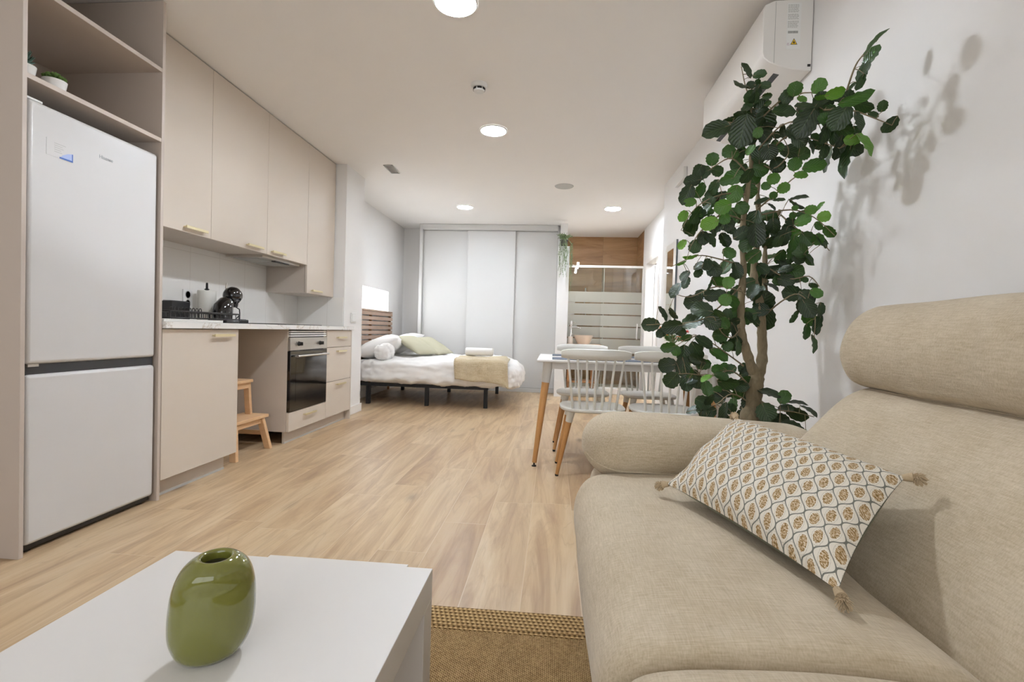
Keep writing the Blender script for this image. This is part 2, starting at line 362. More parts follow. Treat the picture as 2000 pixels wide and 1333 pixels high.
def dup(root, loc, rz=0, label=None, group=None):
    m = {}
    for c in list(bpy.data.objects):
        if c.parent == root: m.setdefault(root, []).append(c)
    r = root.copy(); COL.objects.link(r); r.location = loc; r.rotation_euler = (0, 0, rz)
    if label: r['label'] = label
    if group: r['group'] = group
    for c in m.get(root, []):
        n = c.copy(); COL.objects.link(n); n.parent = r
        for g in kids(c):
            q = g.copy(); COL.objects.link(q); q.parent = n
    return r

# ================================================================== SETTING
H = 2.468; XK = -2.5136; XD = -1.9465; XU = -2.1393; Y0 = 2.3009; YE = 4.63; XR = 1.115; XB = -2.39
struct(B(-2.8, 2.6, -1.7, 8.2, -.06, 0).build('floor', 'floor_wood'))
struct(B(-2.8, 2.6, -1.7, 8.2, H, H + .06).build('ceiling', 'ceiling_paint'))
struct(B(-2.8, XK, -1.6, YE, 0, H).build('wall_left', 'wall_paint'))
struct(B(-2.8, -2.0323, YE, 5.0785, 0, H).build('wall_stub', 'wall_paint'))
WY0, WY1, WZ0, WZ1 = 5.3, 6.95, 1.13, 1.415
m = B(-2.6, XB, 5.0785, 7.8, 0, WZ0); m.box(-2.6, XB, 5.0785, 7.8, WZ1, H); m.box(-2.6, XB, 5.0785, WY0, WZ0, WZ1); m.box(-2.6, XB, WY1, 7.8, WZ0, WZ1)
struct(m.build('wall_bedroom', 'wall_paint'))
w = struct(B(-2.46, -2.45, WY0, WY1, WZ0, WZ1).build('window_1', 'window_glow'))
m = MB()
for a in ((WY0, WY0 + .012, WZ0, WZ1), (WY1 - .012, WY1, WZ0, WZ1), (WY0, WY1, WZ0, WZ0 + .01), (WY0, WY1, WZ1 - .01, WZ1)): m.box(-2.47, -2.42, *a)
m.build('window_or_fill_frame', 'plastic_white', w)
struct(B(-2.39, -2.03, 7.62, 7.8, 0, H).build('wall_back', 'wall_paint'))
struct(B(-2.03, .06, 7.72, 7.8, 0, H).build('wall_closet', 'wall_paint'))
m = B(.035, .195, 6.9, 8.1, 0, 2.103); m.box(.062, .165, 7.13, 8.1, 2.103, H); struct(m.build('wall_partition', 'wall_paint'))
struct(B(.1, 1.6, 8.1, 8.2, 0, H).build('wall_shower', 'bath_wood'))
struct(B(1.316, 1.5, 7.49, 8.1, 0, H).build('wall_shower_side', 'bath_wood_side'))
struct(B(XR, 1.5, -1.6, 5.27, 0, H).build('wall_right', 'wall_paint'))
DY0, DY1, DZ = 6.36, 7.2, 1.925
m = B(1.31, 1.41, 5.27, DY0, 0, H); m.box(1.31, 1.41, DY1, 7.49, 0, H); m.box(1.31, 1.41, DY0, DY1, DZ, H); struct(m.build('wall_hall', 'wall_paint'))
m = B(2.4, 2.5, 5.6, 8.0, 0, H); m.box(1.405, 2.5, 7.6, 7.7, 0, H); m.box(1.405, 1.5, 7.49, 7.6, 0, H); m.box(1.5, 2.5, 5.6, 5.7, 0, H); struct(m.build('wall_beyond', 'wall_paint'))
m = B(-2.8, 2.6, -1.7, -1.6, 0, .55); m.box(-2.8, 2.6, -1.7, -1.6, 2.25, H); m.box(-2.8, -2.1, -1.7, -1.6, .55, 2.25); m.box(.85, 2.6, -1.7, -1.6, .55, 2.25)
struct(m.build('wall_front', 'wall_paint'))
w = struct(B(-2.1, .85, -1.68, -1.67, .55, 2.25).build('added_fill_panel', 'added_fill_glow'))  # unseen glowing panel added behind the camera for soft fill
m = MB()
for a in ((-2.1, -2.05, .55, 2.25), (.80, .85, .55, 2.25), (-.65, -.60, .55, 2.25), (-2.05, .80, .55, .60), (-2.05, .80, 2.20, 2.25)): m.box(a[0], a[1], -1.665, -1.61, a[2], a[3])
m.build('window_or_fill_frame', 'plastic_white', w)  # frame around the added fill panel
# kitchen splash tiles on the left wall and the end wall
struct(B(XK, XK + .006, Y0, YE, .90, 1.44).build('wall_splash', 'splash_tile'))
struct(B(XK + .006, -2.04, YE - .006, YE, .90, 1.178).build('wall_splash_end', 'splash_tile'))
# baseboards
struct(MB().box(-2.0323, -2.018, YE + .002, 5.092, 0, .085).box(-2.3, -2.0323, 5.0785, 5.092, 0, .085).build('baseboard_stub', 'white_gloss', bevel=.003))
struct(B(XR - .014, XR, -1.6, 5.27, 0, .085).build('baseboard_right', 'white_gloss', bevel=.003))
struct(B(XB, XB + .014, 5.095, 7.62, 0, .085).build('baseboard_bedroom', 'white_gloss', bevel=.003))
struct(B(1.296, 1.31, 5.27, DY0 - .07, 0, .085).build('baseboard_hall', 'white_gloss', bevel=.003))
# hall door: casing and leaf standing ajar into the lit room beyond
m = MB().box(1.298, 1.422, DY0 - .06, DY0 + .012, 0, DZ + .06).box(1.298, 1.422, DY1 - .012, DY1 + .06, 0, DZ + .06).box(1.298, 1.422, DY0 + .012, DY1 - .012, DZ - .012, DZ + .06)
dr = struct(m.build('door_1', 'white_gloss', bevel=.004))
a = math.radians(88); hx, hy = 1.424, DY1 - .02
m = MB().box(0, .04, -.80, 0, .01, DZ - .02)
lf = m.build('door_leaf', 'white_gloss', dr, bevel=.003)
lf.location = (hx, hy, 0); lf.rotation_euler = (0, 0, a)
t = thing('added_hall_light', 'unseen lamp added to brighten the room beyond the open door', 'ceiling light', (1.9, 6.7, H))  # unseen light, added to brighten the space past the door
MB().lathe([(0, -.03), (.16, -.03)], (1.9, 6.7, H), 32).build('diffuser', 'hall_fill_glow', t); MB().lathe([(.165, -.034), (.17, 0)], (1.9, 6.7, H), 32, cap=False).build('ring', 'white_gloss', t)  # diffuser and ring of the added hall light
MB().tube([(-.0, -.75, .92), (-.045, -.75, .92), (-.045, -.64, .92)], .008).build('door_handle', 'chrome', lf, smooth=50)

# ================================================================== CEILING FITTINGS
def downlight(x, y, key, label):
    t = thing('downlight', label, 'ceiling light', (x, y, H), 'round flush ceiling lights')
    MB().lathe([(.093, -.002), (.098, -.012), (.104, -.009), (.107, -.0002)], (x, y, H), 48, cap=False).build('trim_ring', 'white_gloss', t, smooth=40)
    MB().lathe([(.0, -.0075), (.0935, -.0075)], (x, y, H), 48).build('diffuser', 'lamp_' + key, t)
downlight(-.512, 2.345, 'l1', 'round lit ceiling light cut by the top edge of the photo')
downlight(-.512, 3.842, 'l2', 'round lit ceiling light just beyond the smoke detector')
downlight(-1.17, 6.221, 'l3', 'round lit ceiling light above the foot of the bed')
downlight(.694, 6.235, 'l4', 'round lit ceiling light in front of the wood-clad shower')
x, y = -.518, 3.134
t = thing('smoke_detector', 'white round smoke detector with dark slots on the ceiling', 'smoke detector', (x, y, H))
MB().lathe([(.0, -.048), (.032, -.047), (.036, -.038), (.036, -.03)], (x, y, H), 40).build('sensor_head', 'plastic_white', t, smooth=40)
for a0 in (205, 262, 318, 20, 80, 140):
    m = MB()
    for k in range(9):
        a = math.radians(a0 + k * 5.2)
        for z, r in ((-.0385, .0345), (-.0385, .0385), (-.027, .0395), (-.027, .0355)): m.v.append(Vector((x + r * math.cos(a), y + r * math.sin(a), H + z)))
    for k in range(8):
        for j in range(4): m.f.append((k * 4 + j, k * 4 + (j + 1) % 4, k * 4 + 4 + (j + 1) % 4, k * 4 + 4 + j))
    m.f += [(0, 1, 2, 3), (35, 34, 33, 32)]; m.build('vent_slot', 'black_plastic', t, smooth=40)
MB().lathe([(.052, 0), (.054, -.012), (.046, -.024), (.036, -.026), (.034, -.02), (.03, -.002)], (x, y, H), 40).build('base', 'plastic_white', t, smooth=40)
x, y = .07, 5.318
t = thing('ceiling_speaker', 'pale grey round grille in the ceiling over the dining area', 'ceiling grille', (x, y, H))
MB().lathe([(.088, -.001), (.095, -.006), (.102, -.0005)], (x, y, H), 40, cap=False).build('ring', 'plastic_grey', t, smooth=40)
m = MB().lathe([(0, -.001), (.089, -.001), (.089, -.004), (0, -.004)], (x, y, H), 40); m.build('grille', 'plastic_grey', t)
x, y = -1.638, 4.77
t = thing('ceiling_vent', 'small rectangular louvred vent in the ceiling by the tall cupboards', 'vent', (x, y, H))
m = MB().box(x - .045, x - .038, y - .12, y + .12, H - .008, H).box(x + .038, x + .045, y - .12, y + .12, H - .008, H).box(x - .045, x + .045, y - .12, y - .113, H - .008, H).box(x - .045, x + .045, y + .113, y + .12, H - .008, H)
m.build('frame', 'plastic_grey', t)
m = MB()
for i in range(6): m.prism([(x - .038 + i * .013, H - .001), (x - .036 + i * .013, H - .001), (x - .028 + i * .013, H - .008), (x - .030 + i * .013, H - .008)], y - .112, y + .112)
m.build('louvre', 'plastic_grey', t)

# ================================================================== KITCHEN
def bar_handle(parent, x, y0, y1, z, proud=.028):
    # square gold bar held on two short posts, lying along the wall
    m = MB().box(x + proud - .008, x + proud, y0, y1, z - .008, z + .008).box(x, x + proud - .006, y0 + .008, y0 + .018, z - .004, z + .004).box(x, x + proud - .006, y1 - .018, y1 - .008, z - .004, z + .004)
    return m.build('handle', 'gold', parent, bevel=.0015)
# tall housing around the fridge
t = thing('fridge_housing', 'tall taupe open cabinet surrounding the white fridge with two shelves above', 'cabinet', (-2.23, 1.97, 0))
B(XK + .001, XD, 1.645, 1.6616, 0, H - .003).build('side_panel', 'frame_board', t, bevel=.001)
B(XK + .001, XD, 2.281, 2.2985, 0, H - .003).build('side_panel', 'frame_board', t, bevel=.001)
B(XK + .001, XK + .012, 1.6616, 2.281, 1.70, H - .003).build('back_panel', 'frame_board', t)
B(XK + .012, XD - .001, 1.6616, 2.281, 1.779, 1.798).build('shelf', 'frame_board', t, bevel=.001)
B(XK + .012, XD - .001, 1.6616, 2.281, 2.119, 2.138).build('shelf', 'frame_board', t, bevel=.001)
# fridge-freezer
FX = -1.955; fy0, fy1 = 1.674, 2.270
t = thing('fridge_freezer', 'white two-door fridge-freezer with a dark grip band between doors', 'fridge', (-2.2, 1.97, 0))
B(XK + .03, FX - .065, fy0, fy1, .03, 1.70).build('cabinet_body', 'fridge_white', t, bevel=.004)
d1 = B(FX - .06, FX, fy0, fy1, .722, 1.712).build('upper_door', 'fridge_white', t, bevel=.014)
d2 = B(FX - .06, FX, fy0, fy1, .034, .682).build('lower_door', 'fridge_white', t, bevel=.014)
B(FX - .062, FX - .014, fy0 + .001, fy1 - .001, .674, .730).build('grip_band', 'grey_black', t)
B(FX - .06, FX - .02, fy0 + .005, fy1 - .005, .012, .032).build('plinth', 'black_plastic', t)
for yy in (fy0 + .04, fy1 - .04): MB().lathe([(.018, 0), (.018, .012)], (FX - .05, yy, 0), 16).build('foot', 'black_plastic', t)
MB().box(FX - .03, FX - .006, fy0 + .01, fy0 + .05, .712, .722).build('hinge', 'steel', t)
MB().box(FX - .03, FX - .01, fy0 + .0, fy0 + .06, 1.7125, 1.722).build('hinge_cover', 'plastic_white', t, bevel=.003)
e = .0012
st = B(FX, FX + e, 1.738, 1.842, 1.528, 1.592).build('energy_sticker', 'fridge_white', d1)
MB().prism([(1.842, 1.562), (1.842, 1.528), (1.788, 1.528), (1.80, 1.543), (1.82, 1.555)], FX + e, FX + e + .0004, 'x').build('print_pale', 'sticker_pale_blue', st)
MB().box(FX + e + .0004, FX + e + .0008, 1.788, 1.840, 1.528, 1.534).box(FX + e + .0004, FX + e + .0008, 1.838, 1.842, 1.528, 1.560).build('print_blue', 'sticker_blue', st)
m = MB()
for i in range(5): m.box(FX + e, FX + e + .0004, 1.768, 1.768 + (.045, .032, .036, .026, .03)[i], 1.580 - i * .008, 1.582 - i * .008)
m.build('print_lines', 'plastic_grey', st)
def letters(txt, size, mat, parent, loc, rot, name='lettering', depth=.0004):
    cu = bpy.data.curves.new('txt', 'FONT'); cu.body = txt; cu.size = size; cu.extrude = depth; ob = bpy.data.objects.new('txt', cu); COL.objects.link(ob)
    dg = bpy.context.evaluated_depsgraph_get(); me = bpy.data.meshes.new_from_object(ob.evaluated_get(dg)); bpy.data.objects.remove(ob)
    me.materials.clear(); me.materials.append(MATS[mat]); o = bpy.data.objects.new(name, me); COL.objects.link(o); o.parent = parent
    o.location = Vector(loc) - Vector(parent['_o']); o.rotation_euler = rot; o['_o'] = [0, 0, 0]; return o
letters('Hisense', .021, 'logo_grey', d1, (FX + .0006, 1.957, 1.590), (PI / 2, 0, PI / 2))
# wall cupboards
names = ['wall cupboard nearest the fridge, taupe door with gold bar handle', 'second taupe wall cupboard from the fridge, gold bar handle at lower right',
         'taupe wall cupboard above the extractor, gold handle at lower left']
for i in range(3):
    a, b = Y0 + .6 * i, Y0 + .6 * (i + 1)
    t = thing('wall_cupboard', names[i], 'kitchen cupboard', (-2.33, a + .3, 1.419), 'taupe wall cupboards')
    if i == 0: a += .001
    B(XK + .007, XU - .021, a + .001, b - .001, 1.419, H - .004).build('body', 'lacquer_side', t)
    B(XU - .0208, XU - .0194, a + .002, b - .002, 1.425, H - .006).build('shadow_gap', 'dark_gap', t)
    d = B(XU - .019, XU, a + .0015, b - .0015, 1.419, H - .008).build('door', 'lacquer', t, bevel=.001)
    hy = [(2.665, 2.845), (3.245, 3.425), (3.545, 3.725)][i]
    bar_handle(d, XU, hy[0], hy[1], 1.448)
a, b = Y0 + 1.8, YE
t = thing('wall_cupboard', 'narrow wall cupboard at the far end, hanging lower than the others', 'kitchen cupboard', (-2.33, a + .25, 1.178), 'taupe wall cupboards')
B(XK + .007, XU - .021, a + .001, b - .008, 1.178, H - .004).build('body', 'lacquer_side', t)
B(XU - .0208, XU - .0194, a + .002, b - .01, 1.184, H - .006).build('shadow_gap', 'dark_gap', t)
d = B(XU - .019, XU, a + .0015, b - .0095, 1.178, H - .008).build('door', 'lacquer', t, bevel=.001)
bar_handle(d, XU, 4.165, 4.345, 1.205)
# extractor set into the underside
t = thing('extractor_hood', 'flat grey metal extractor under the wall cupboards above the oven', 'extractor', (-2.33, 3.80, 1.395))
B(XK + .03, -2.19, 3.53, 4.07, 1.400, 1.418).build('hood_plate', 'steel', t, bevel=.002)
for k in (0, 1): B(XK + .07, -2.25, 3.56 + .25 * k, 3.79 + .25 * k, 1.394, 1.3995).build('filter', 'plastic_grey', t, bevel=.001)
B(-2.235, -2.20, 3.72, 3.92, 1.393, 1.3995).build('control_strip', 'black_plastic', t)
# base units
def plinth(t, y0, y1): return B(XD - .065, XD - .05, y0, y1, 0, .092).build('plinth', 'plastic_grey', t)
t = thing('base_cabinet', 'taupe base cabinet under the sink end, next to the fridge housing', 'kitchen cabinet', (-2.2, 2.6, 0))
B(XK + .005, XD - .020, Y0 + .001, Y0 + .598, .095, .862).build('body', 'lacquer_side', t)
d = B(XD - .019, XD, Y0 + .002, Y0 + .598, .095, .859).build('door', 'lacquer', t, bevel=.001)
bar_handle(d, XD, 2.655, 2.835, .826)
B(XD - .065, XD - .05, Y0 + .001, Y0 + .55, 0, .093).build('plinth', 'lacquer_side', t)
B(XD - .0495, XD - .047, Y0 + .001, Y0 + .55, 0, .012).build('plinth_seal', 'plastic_grey', t)
ya, yb = Y0 + 1.2, Y0 + 1.8
t = thing('oven_housing', 'taupe base unit that holds the oven, with a drawer below it', 'kitchen cabinet', (-2.2, ya + .3, 0))
m = MB().box(XK + .005, XD - .020, ya, ya + .018, .095, .862).box(XK + .005, XD - .020, yb - .018, yb - .001, .095, .862).box(XK + .005, XD - .02, ya + .018, yb - .018, .095, .113).box(XK + .005, XD - .03, ya + .018, yb - .018, .215, .233).box(XK + .005, XK + .02, ya + .018, yb - .018, .113, .862)
m.build('body', 'lacquer_side', t)
d = B(XD - .019, XD, ya + .002, yb - .0015, .095, .238).build('drawer', 'lacquer', t, bevel=.001); bar_handle(d, XD, 3.71, 3.89, .196)
B(XD - .065, XD - .05, ya + .03, YE - .03, 0, .093).build('plinth', 'lacquer_side', t)
B(XD - .0495, XD - .047, ya + .03, YE - .03, 0, .010).build('plinth_seal', 'plastic_grey', t)
# oven
t = thing('oven', 'built-in oven with steel control panel and black glass door', 'oven', (-2.2, ya + .3, .24))
B(XK + .05, XD - .022, ya + .022, yb - .022, .240, .845).build('oven_body', 'grey_black', t)
B(XD - .02, XD + .002, ya + .004, yb - .004, .705, .802).build('control_panel', 'steel', t, bevel=.002)
od = B(XD - .02, XD + .004, ya + .004, yb - .004, .243, .700).build('oven_door', 'black_gloss', t, bevel=.002)
B(XD + .0041, XD + .0046, ya + .085, yb - .06, .31, .645).build('door_window', 'black_gloss', od)
m = MB().tube([(XD + .035, ya + .05, .662), (XD + .035, yb - .045, .662)], .012, 12, flat=.7); m.box(XD + .003, XD + .035, ya + .07, ya + .09, .655, .669).box(XD + .003, XD + .035, yb - .085, yb - .065, .655, .669)
m.build('door_handle', 'steel', od, smooth=40)
for yy in (3.627, 3.972):
    k = MB().lathe([(.0, .026), (.013, .026), (.016, .002), (.019, 0)], (XD + .002, yy, .755), 24, 'x').build('knob', 'black_plastic', t, smooth=40)
    B(XD + .028, XD + .034, yy - .003, yy + .003, .742, .768).build('knob_grip', 'dark_metal', k)
m = MB()
for i in range(3): m.box(XD - .018, XD - .001, ya + .012, yb - .012, .810 + i * .017, .820 + i * .017)
m.build('vent_trim', 'white_gloss', t)
# drawers
yc = YE
t = thing('drawer_cabinet', 'taupe cabinet of three drawers with gold handles at the counter end', 'kitchen cabinet', (-2.2, 4.36, 0))
B(XK + .005, XD - .020, yb + .001, yc - .022, .095, .862).build('body', 'lacquer_side', t)
B(XK + .5, XD, yc - .020, yc - .002, 0, .862).build('end_panel', 'lacquer_side', t, bevel=.001)
for z0, z1, hz in ((.711, .859, .795), (.406, .707, .672), (.095, .402, .372)):
    d = B(XD - .019, XD, yb + .002, yc - .022, z0, z1).build('drawer', 'lacquer', t, bevel=.001); bar_handle(d, XD, 4.28, 4.46, hz)
# worktop
wt = B(XK + .007, -1.925, Y0 + .001, YE - .003, .864, .8975).build('worktop', 'marble', bevel=.002, org=(-2.2, 3.46, .864))
tag(wt, 'white marbled kitchen worktop with grey-brown veins', 'worktop')
t = thing('drain_board', 'low white sink board under the black dish rack', 'drainer', (-2.2, 2.53, .898))
B(-2.47, -1.945, Y0 + .01, 2.755, .8975, .906).build('board', 'white_gloss', t, bevel=.004)
m = MB()
for (x0, x1, y0_, y1_) in ((-2.47, -1.945, Y0 + .01, Y0 + .03), (-2.47, -1.945, 2.735, 2.755), (-2.47, -2.45, Y0 + .03, 2.735), (-1.965, -1.945, Y0 + .03, 2.735)): m.box(x0, x1, y0_, y1_, .906, .9125)
m.build('rim', 'white_gloss', t, bevel=.003)
# cooktop
t = thing('cooktop', 'black glass cooktop flush on the marbled worktop above the oven', 'hob', (-2.22, 3.8, .8975))
B(-2.48, -1.99, 3.52, 4.09, .8976, .9035).build('glass', 'black_gloss', t, bevel=.002)
# dish rack: black wire
RX0, RX1, RY0, RY1, RZ = -2.19, -1.99, 2.40, 2.97, .9126
t = thing('dish_rack', 'black wire dish rack standing on the white sink board', 'dish rack', (-2.2, 2.7, RZ))
r = .0035
m = MB()
for z in (RZ + .042,): m.tube([(RX0, RY0, z), (RX1, RY0, z), (RX1, RY1, z), (RX0, RY1, z), (RX0, RY0, z)], r * 1.3, 8)
z = RZ + .008
m.tube([(RX0, RY0, z), (RX1, RY0, z), (RX1, RY1, z), (RX0, RY1, z), (RX0, RY0, z)], r, 8)
for i in range(17):
    y = RY0 + (RY1 - RY0) * i / 16
    m.tube([(RX0, y, RZ + .042), (RX0, y, z), (RX1, y, z), (RX1, y, RZ + .042)], r * .8, 6)
m.build('basket', 'black_plastic', t, smooth=60)
m = MB()
for i in range(9):
    y = RY0 + .12 + .028 * i
    m.tube([(RX1 - .10, y, z)] + [(RX1 - .10, y + .010 - .010 * math.cos(q), z + .045 + .014 * math.sin(q)) for q in [PI * k / 6 for k in range(7)]] + [(RX1 - .10, y + .02, z)], .0022, 6)
m.build('plate_divider', 'black_plastic', t, smooth=60)
for (x, y) in ((RX0, RY0), (RX1, RY0), (RX0, RY1), (RX1, RY1)): MB().tube([(x, y, RZ), (x, y, RZ + .042)], .005, 8).build('foot', 'black_plastic', t)
# black box behind the rack
t = thing('cutlery_box', 'black rectangular holder behind the left end of the dish rack', 'container', (-2.46, 3.01, .8976))
bx_ = MB().box(-2.50, -2.42, 2.935, 3.095, .8977, 1.030)
bx_.build('shell', 'black_plastic', t, bevel=.004)
B(-2.49, -2.43, 2.945, 3.085, 1.0305, 1.034).build('lid', 'grey_black', t, bevel=.001)
# paper towel
x, y = -2.42, 3.25
t = thing('paper_towel_holder', 'upright black kitchen roll holder with its white paper roll', 'kitchen roll', (x, y, .8976))
MB().lathe([(.080, 0), (.080, .010), (.077, .014), (.0, .014)], (x, y, .8977), 40).build('base', 'black_plastic', t, smooth=40)
MB().lathe([(.008, .014), (.008, .225), (.018, .232), (.008, .238), (.007, .275), (0, .28)], (x, y, .8977), 20).build('rod', 'black_plastic', t, smooth=40)
MB().lathe([(.02, .016), (.056, .016), (.058, .02), (.058, .218), (.056, .222), (.02, .222)], (x, y, .8977), 48).build('paper_roll', 'paper', t, smooth=40)
# coffee machine
x, y = -2.265, 3.25
t = thing('coffee_machine', 'black rounded pod coffee machine on the worktop beside the kitchen roll', 'coffee machine', (x, y, .8976))
Z = .8977
MB().box(x - .07, x + .07, y - .11, y + .03, Z, Z + .022).build('base', 'black_plastic', t, bevel=.008)
tr_ = MB().box(x - .06, x + .06, y + .0, y + .15, Z, Z + .028).build('drip_tray', 'dark_metal', t, bevel=.006)
m = MB()
for i in range(5): m.box(x - .05, x + .05, y + .045 + i * .02, y + .052 + i * .02, Z + .028, Z + .030)
m.build('tray_grille', 'black_plastic', tr_)
m = MB().tube([(x, y - .05, Z + .02), (x, y - .055, Z + .06), (x, y - .045, Z + .105), (x, y - .02, Z + .135), (x, y + .015, Z + .155)], [.056, .064, .062, .052, .036], 28)
m.build('body', 'black_gloss', t, smooth=60)
m = MB().lathe([(0.0, -.062), (.034, -.054), (.056, -.03), (.064, 0), (.056, .03), (.034, .052), (0, .06)], (x, y + .052, Z + .195), 32, 'x'); m.build('head', 'black_gloss', t, smooth=60)
MB().tube([(x, y + .07, Z + .15), (x, y + .075, Z + .115)], [.028, .02], 20).build('spout', 'black_plastic', t, smooth=50)
MB().tube([(x, y - .02, Z + .24), (x, y - .01, Z + .275)], [.006, .008], 10).build('lever', 'steel', t, smooth=50)
MB().tube([(x + .02, y + .045, Z + .12), (x + .03, y + .085, Z + .10), (x + .03, y + .09, Z + .06), (x + .02, y + .06, Z + .03)], .004, 8).build('cable', 'black_plastic', t, smooth=50)
# sockets and switch
t = thing('wall_socket', 'white power socket on the tiles behind the kitchen roll', 'socket', (XK + .006, 3.17, 1.06))
B(XK + .006, XK + .015, 3.13, 3.215, .985, 1.12).build('plate', 'plastic_white', t, bevel=.003)
for zz in (1.025, 1.085): MB().lathe([(.0, .004), (.019, .004), (.023, .011), (.026, .009)], (XK + .006, 3.172, zz), 24, 'x').build('outlet', 'plastic_grey', t, smooth=40)
t = thing('light_switch', 'small white light switch plate on the white wall end past the kitchen', 'switch', (-2.0323, 4.845, .985))
B(-2.0323, -2.022, 4.79, 4.905, .937, 1.035).build('plate', 'plastic_white', t, bevel=.002)
B(-2.0225, -2.018, 4.802, 4.893, .948, 1.024).build('rocker', 'plastic_white', t, bevel=.002)
# step stool in the gap
t = thing('step_stool', 'light pine two-step stool in the gap beside the oven', 'step stool', (-2.2, 3.2, 0))
B(-2.36, -2.13, 3.03, 3.35, .480, .502).build('top_step', 'pine', t, bevel=.004)
B(-2.235, -2.035, 2.985, 3.395, .228, .25).build('lower_step', 'pine', t, bevel=.004)
def bar(m, p, q, w, d):
    p, q = Vector(p), Vector(q); u = Vector((0, w / 2, 0)); a = Vector((d / 2, 0, 0)); vs = [c + sx * a + sy * u for c in (p, q) for sx, sy in ((-1, -1), (1, -1), (1, 1), (-1, 1))]
    return m.add(vs, [(0, 1, 2, 3), (7, 6, 5, 4), (0, 4, 5, 1), (1, 5, 6, 2), (2, 6, 7, 3), (3, 7, 4, 0)])
for (a, b) in (((-2.03, 3.0, 0), (-2.065, 3.04, .228)), ((-2.03, 3.385, 0), (-2.065, 3.34, .228)), ((-2.43, 3.0, 0), (-2.34, 3.05, .48)), ((-2.43, 3.385, 0), (-2.34, 3.33, .48)), ):
    bar(MB(), a, b, .03, .045).build('leg', 'pine', t, bevel=.003)
for yy, y2 in ((3.015, 3.05), (3.37, 3.33)): bar(MB(), (-2.16, yy + (y2 - yy) * .5, .228), (-2.165, y2, .48), .028, .04).build('upright', 'pine', t, bevel=.003)
B(-2.16, -2.145, 3.06, 3.32, .44, .48).build('rail', 'pine', t, bevel=.002); B(-2.07, -2.055, 3.05, 3.33, .19, .228).build('rail', 'pine', t, bevel=.002)
for yy in (3.0, 3.365): B(-2.42, -2.04, yy, yy + .02, .10, .13).build('stretcher', 'pine', t, bevel=.002)
# small succulents above the fridge
def succ(px, y, label, kind):
    x = -2.03; z = 1.798
    t = thing('potted_succulent', label, 'potted plant', (x, y, z), 'small artificial succulents above the fridge')
    p = MB().lathe([(.0, .004), (.022, .004), (.030, 0), (.036, .03), (.040, .055), (.036, .056), (.033, .045), (0, .044)], (x, y, z), 32).build('pot', 'white_gloss', t, smooth=40)
    m = MB(); rnd = random.Random(px)
    if kind == 'round':
        for i in range(90):
            a = rnd.random() * 2 * PI; q = rnd.random() ** .5 * .036; zz = z + .056 + .022 * (1 - (q / .04) ** 2) * rnd.random() + .006
            m.lathe([(0, -.009), (.008, 0), (0, .009)], (x + q * math.cos(a), y + q * math.sin(a), zz), 6)
        m.build('foliage', 'succulent', t, smooth=60)
    else:
        for i in range(26):
            a = i * 2.4; tl = .25 + .9 * (i / 26); L = .03 + .02 * (1 - i / 26)
            dx, dy = math.cos(a) * math.sin(tl), math.sin(a) * math.sin(tl); dz = math.cos(tl)
            c = Vector((x, y, z + .05)); m.tube([c, c + Vector((dx, dy, dz)) * L * .5 + Vector((0, 0, .008)), c + Vector((dx, dy, dz)) * L * 1.3 + Vector((0, 0, .01))], [.005, .007, .0008], 6)
        m.build('foliage', 'succulent_blue', t, smooth=60)
    MB().lathe([(0, 0), (.034, 0)], (x, y, z + .046), 24).build('soil', 'soil', t)
succ(1, 1.715, 'white pot of spiky blue-green succulent at the left end of the shelf', 'spiky')
succ(2, 1.835, 'white pot with a mound of green succulent on the shelf above the fridge', 'round')

# ================================================================== BEDROOM
t = thing('sliding_wardrobe', 'white built-in wardrobe with three sliding doors on the far wall', 'wardrobe', (-.98, 7.4, 0))
m = MB().box(-2.035, -1.99, 7.25, 7.70, 0, H - .003).box(.03, .058, 7.305, 7.70, 0, H - .003).box(-1.99, .03, 7.24, 7.70, 2.385, H - .003).box(-1.99, .03, 7.25, 7.36, 0, .055)
m.box(-1.99, .03, 7.69, 7.70, .055, 2.385)
m.build('frame', 'closet_white', t, bevel=.003)
for i, (x0, x1, y) in enumerate(((-1.985, -1.30, 7.315), (-1.31, -.595, 7.275), (-.60, .028, 7.315))):
    B(x0, x1, y, y + .02, .06, 2.38).build('door', 'closet_white', t, bevel=.002)
    B(x0 - .0005, x0 + .007, y - .004, y - .0004, .06, 2.38).build('edge_strip', 'closet_white', t)
m = B(-1.99, .03, 7.262, 7.268, .055, .068); m.build('bottom_rail', 'plastic_grey', t)
# headboard
t = thing('headboard', 'slatted brown wooden headboard against the bedroom wall', 'headboard', (-2.36, 6.22, 0))
ztop = 1.11; n = 11
for i in range(n):
    z = ztop - .055 - i * .062
    B(-2.352, -2.335, 5.46, 6.985, z, z + .045).build('slat', 'slat_wood', t, bevel=.003)
B(-2.385, -2.335, 5.46, 6.985, ztop - .006, ztop + .014).build('top_rail', 'slat_wood', t, bevel=.003)
m = MB()
for y in (5.47, 6.2, 6.95): B(-2.385, -2.353, y, y + .025, 0, ztop - .007).build('upright', 'vanity_wood', t)
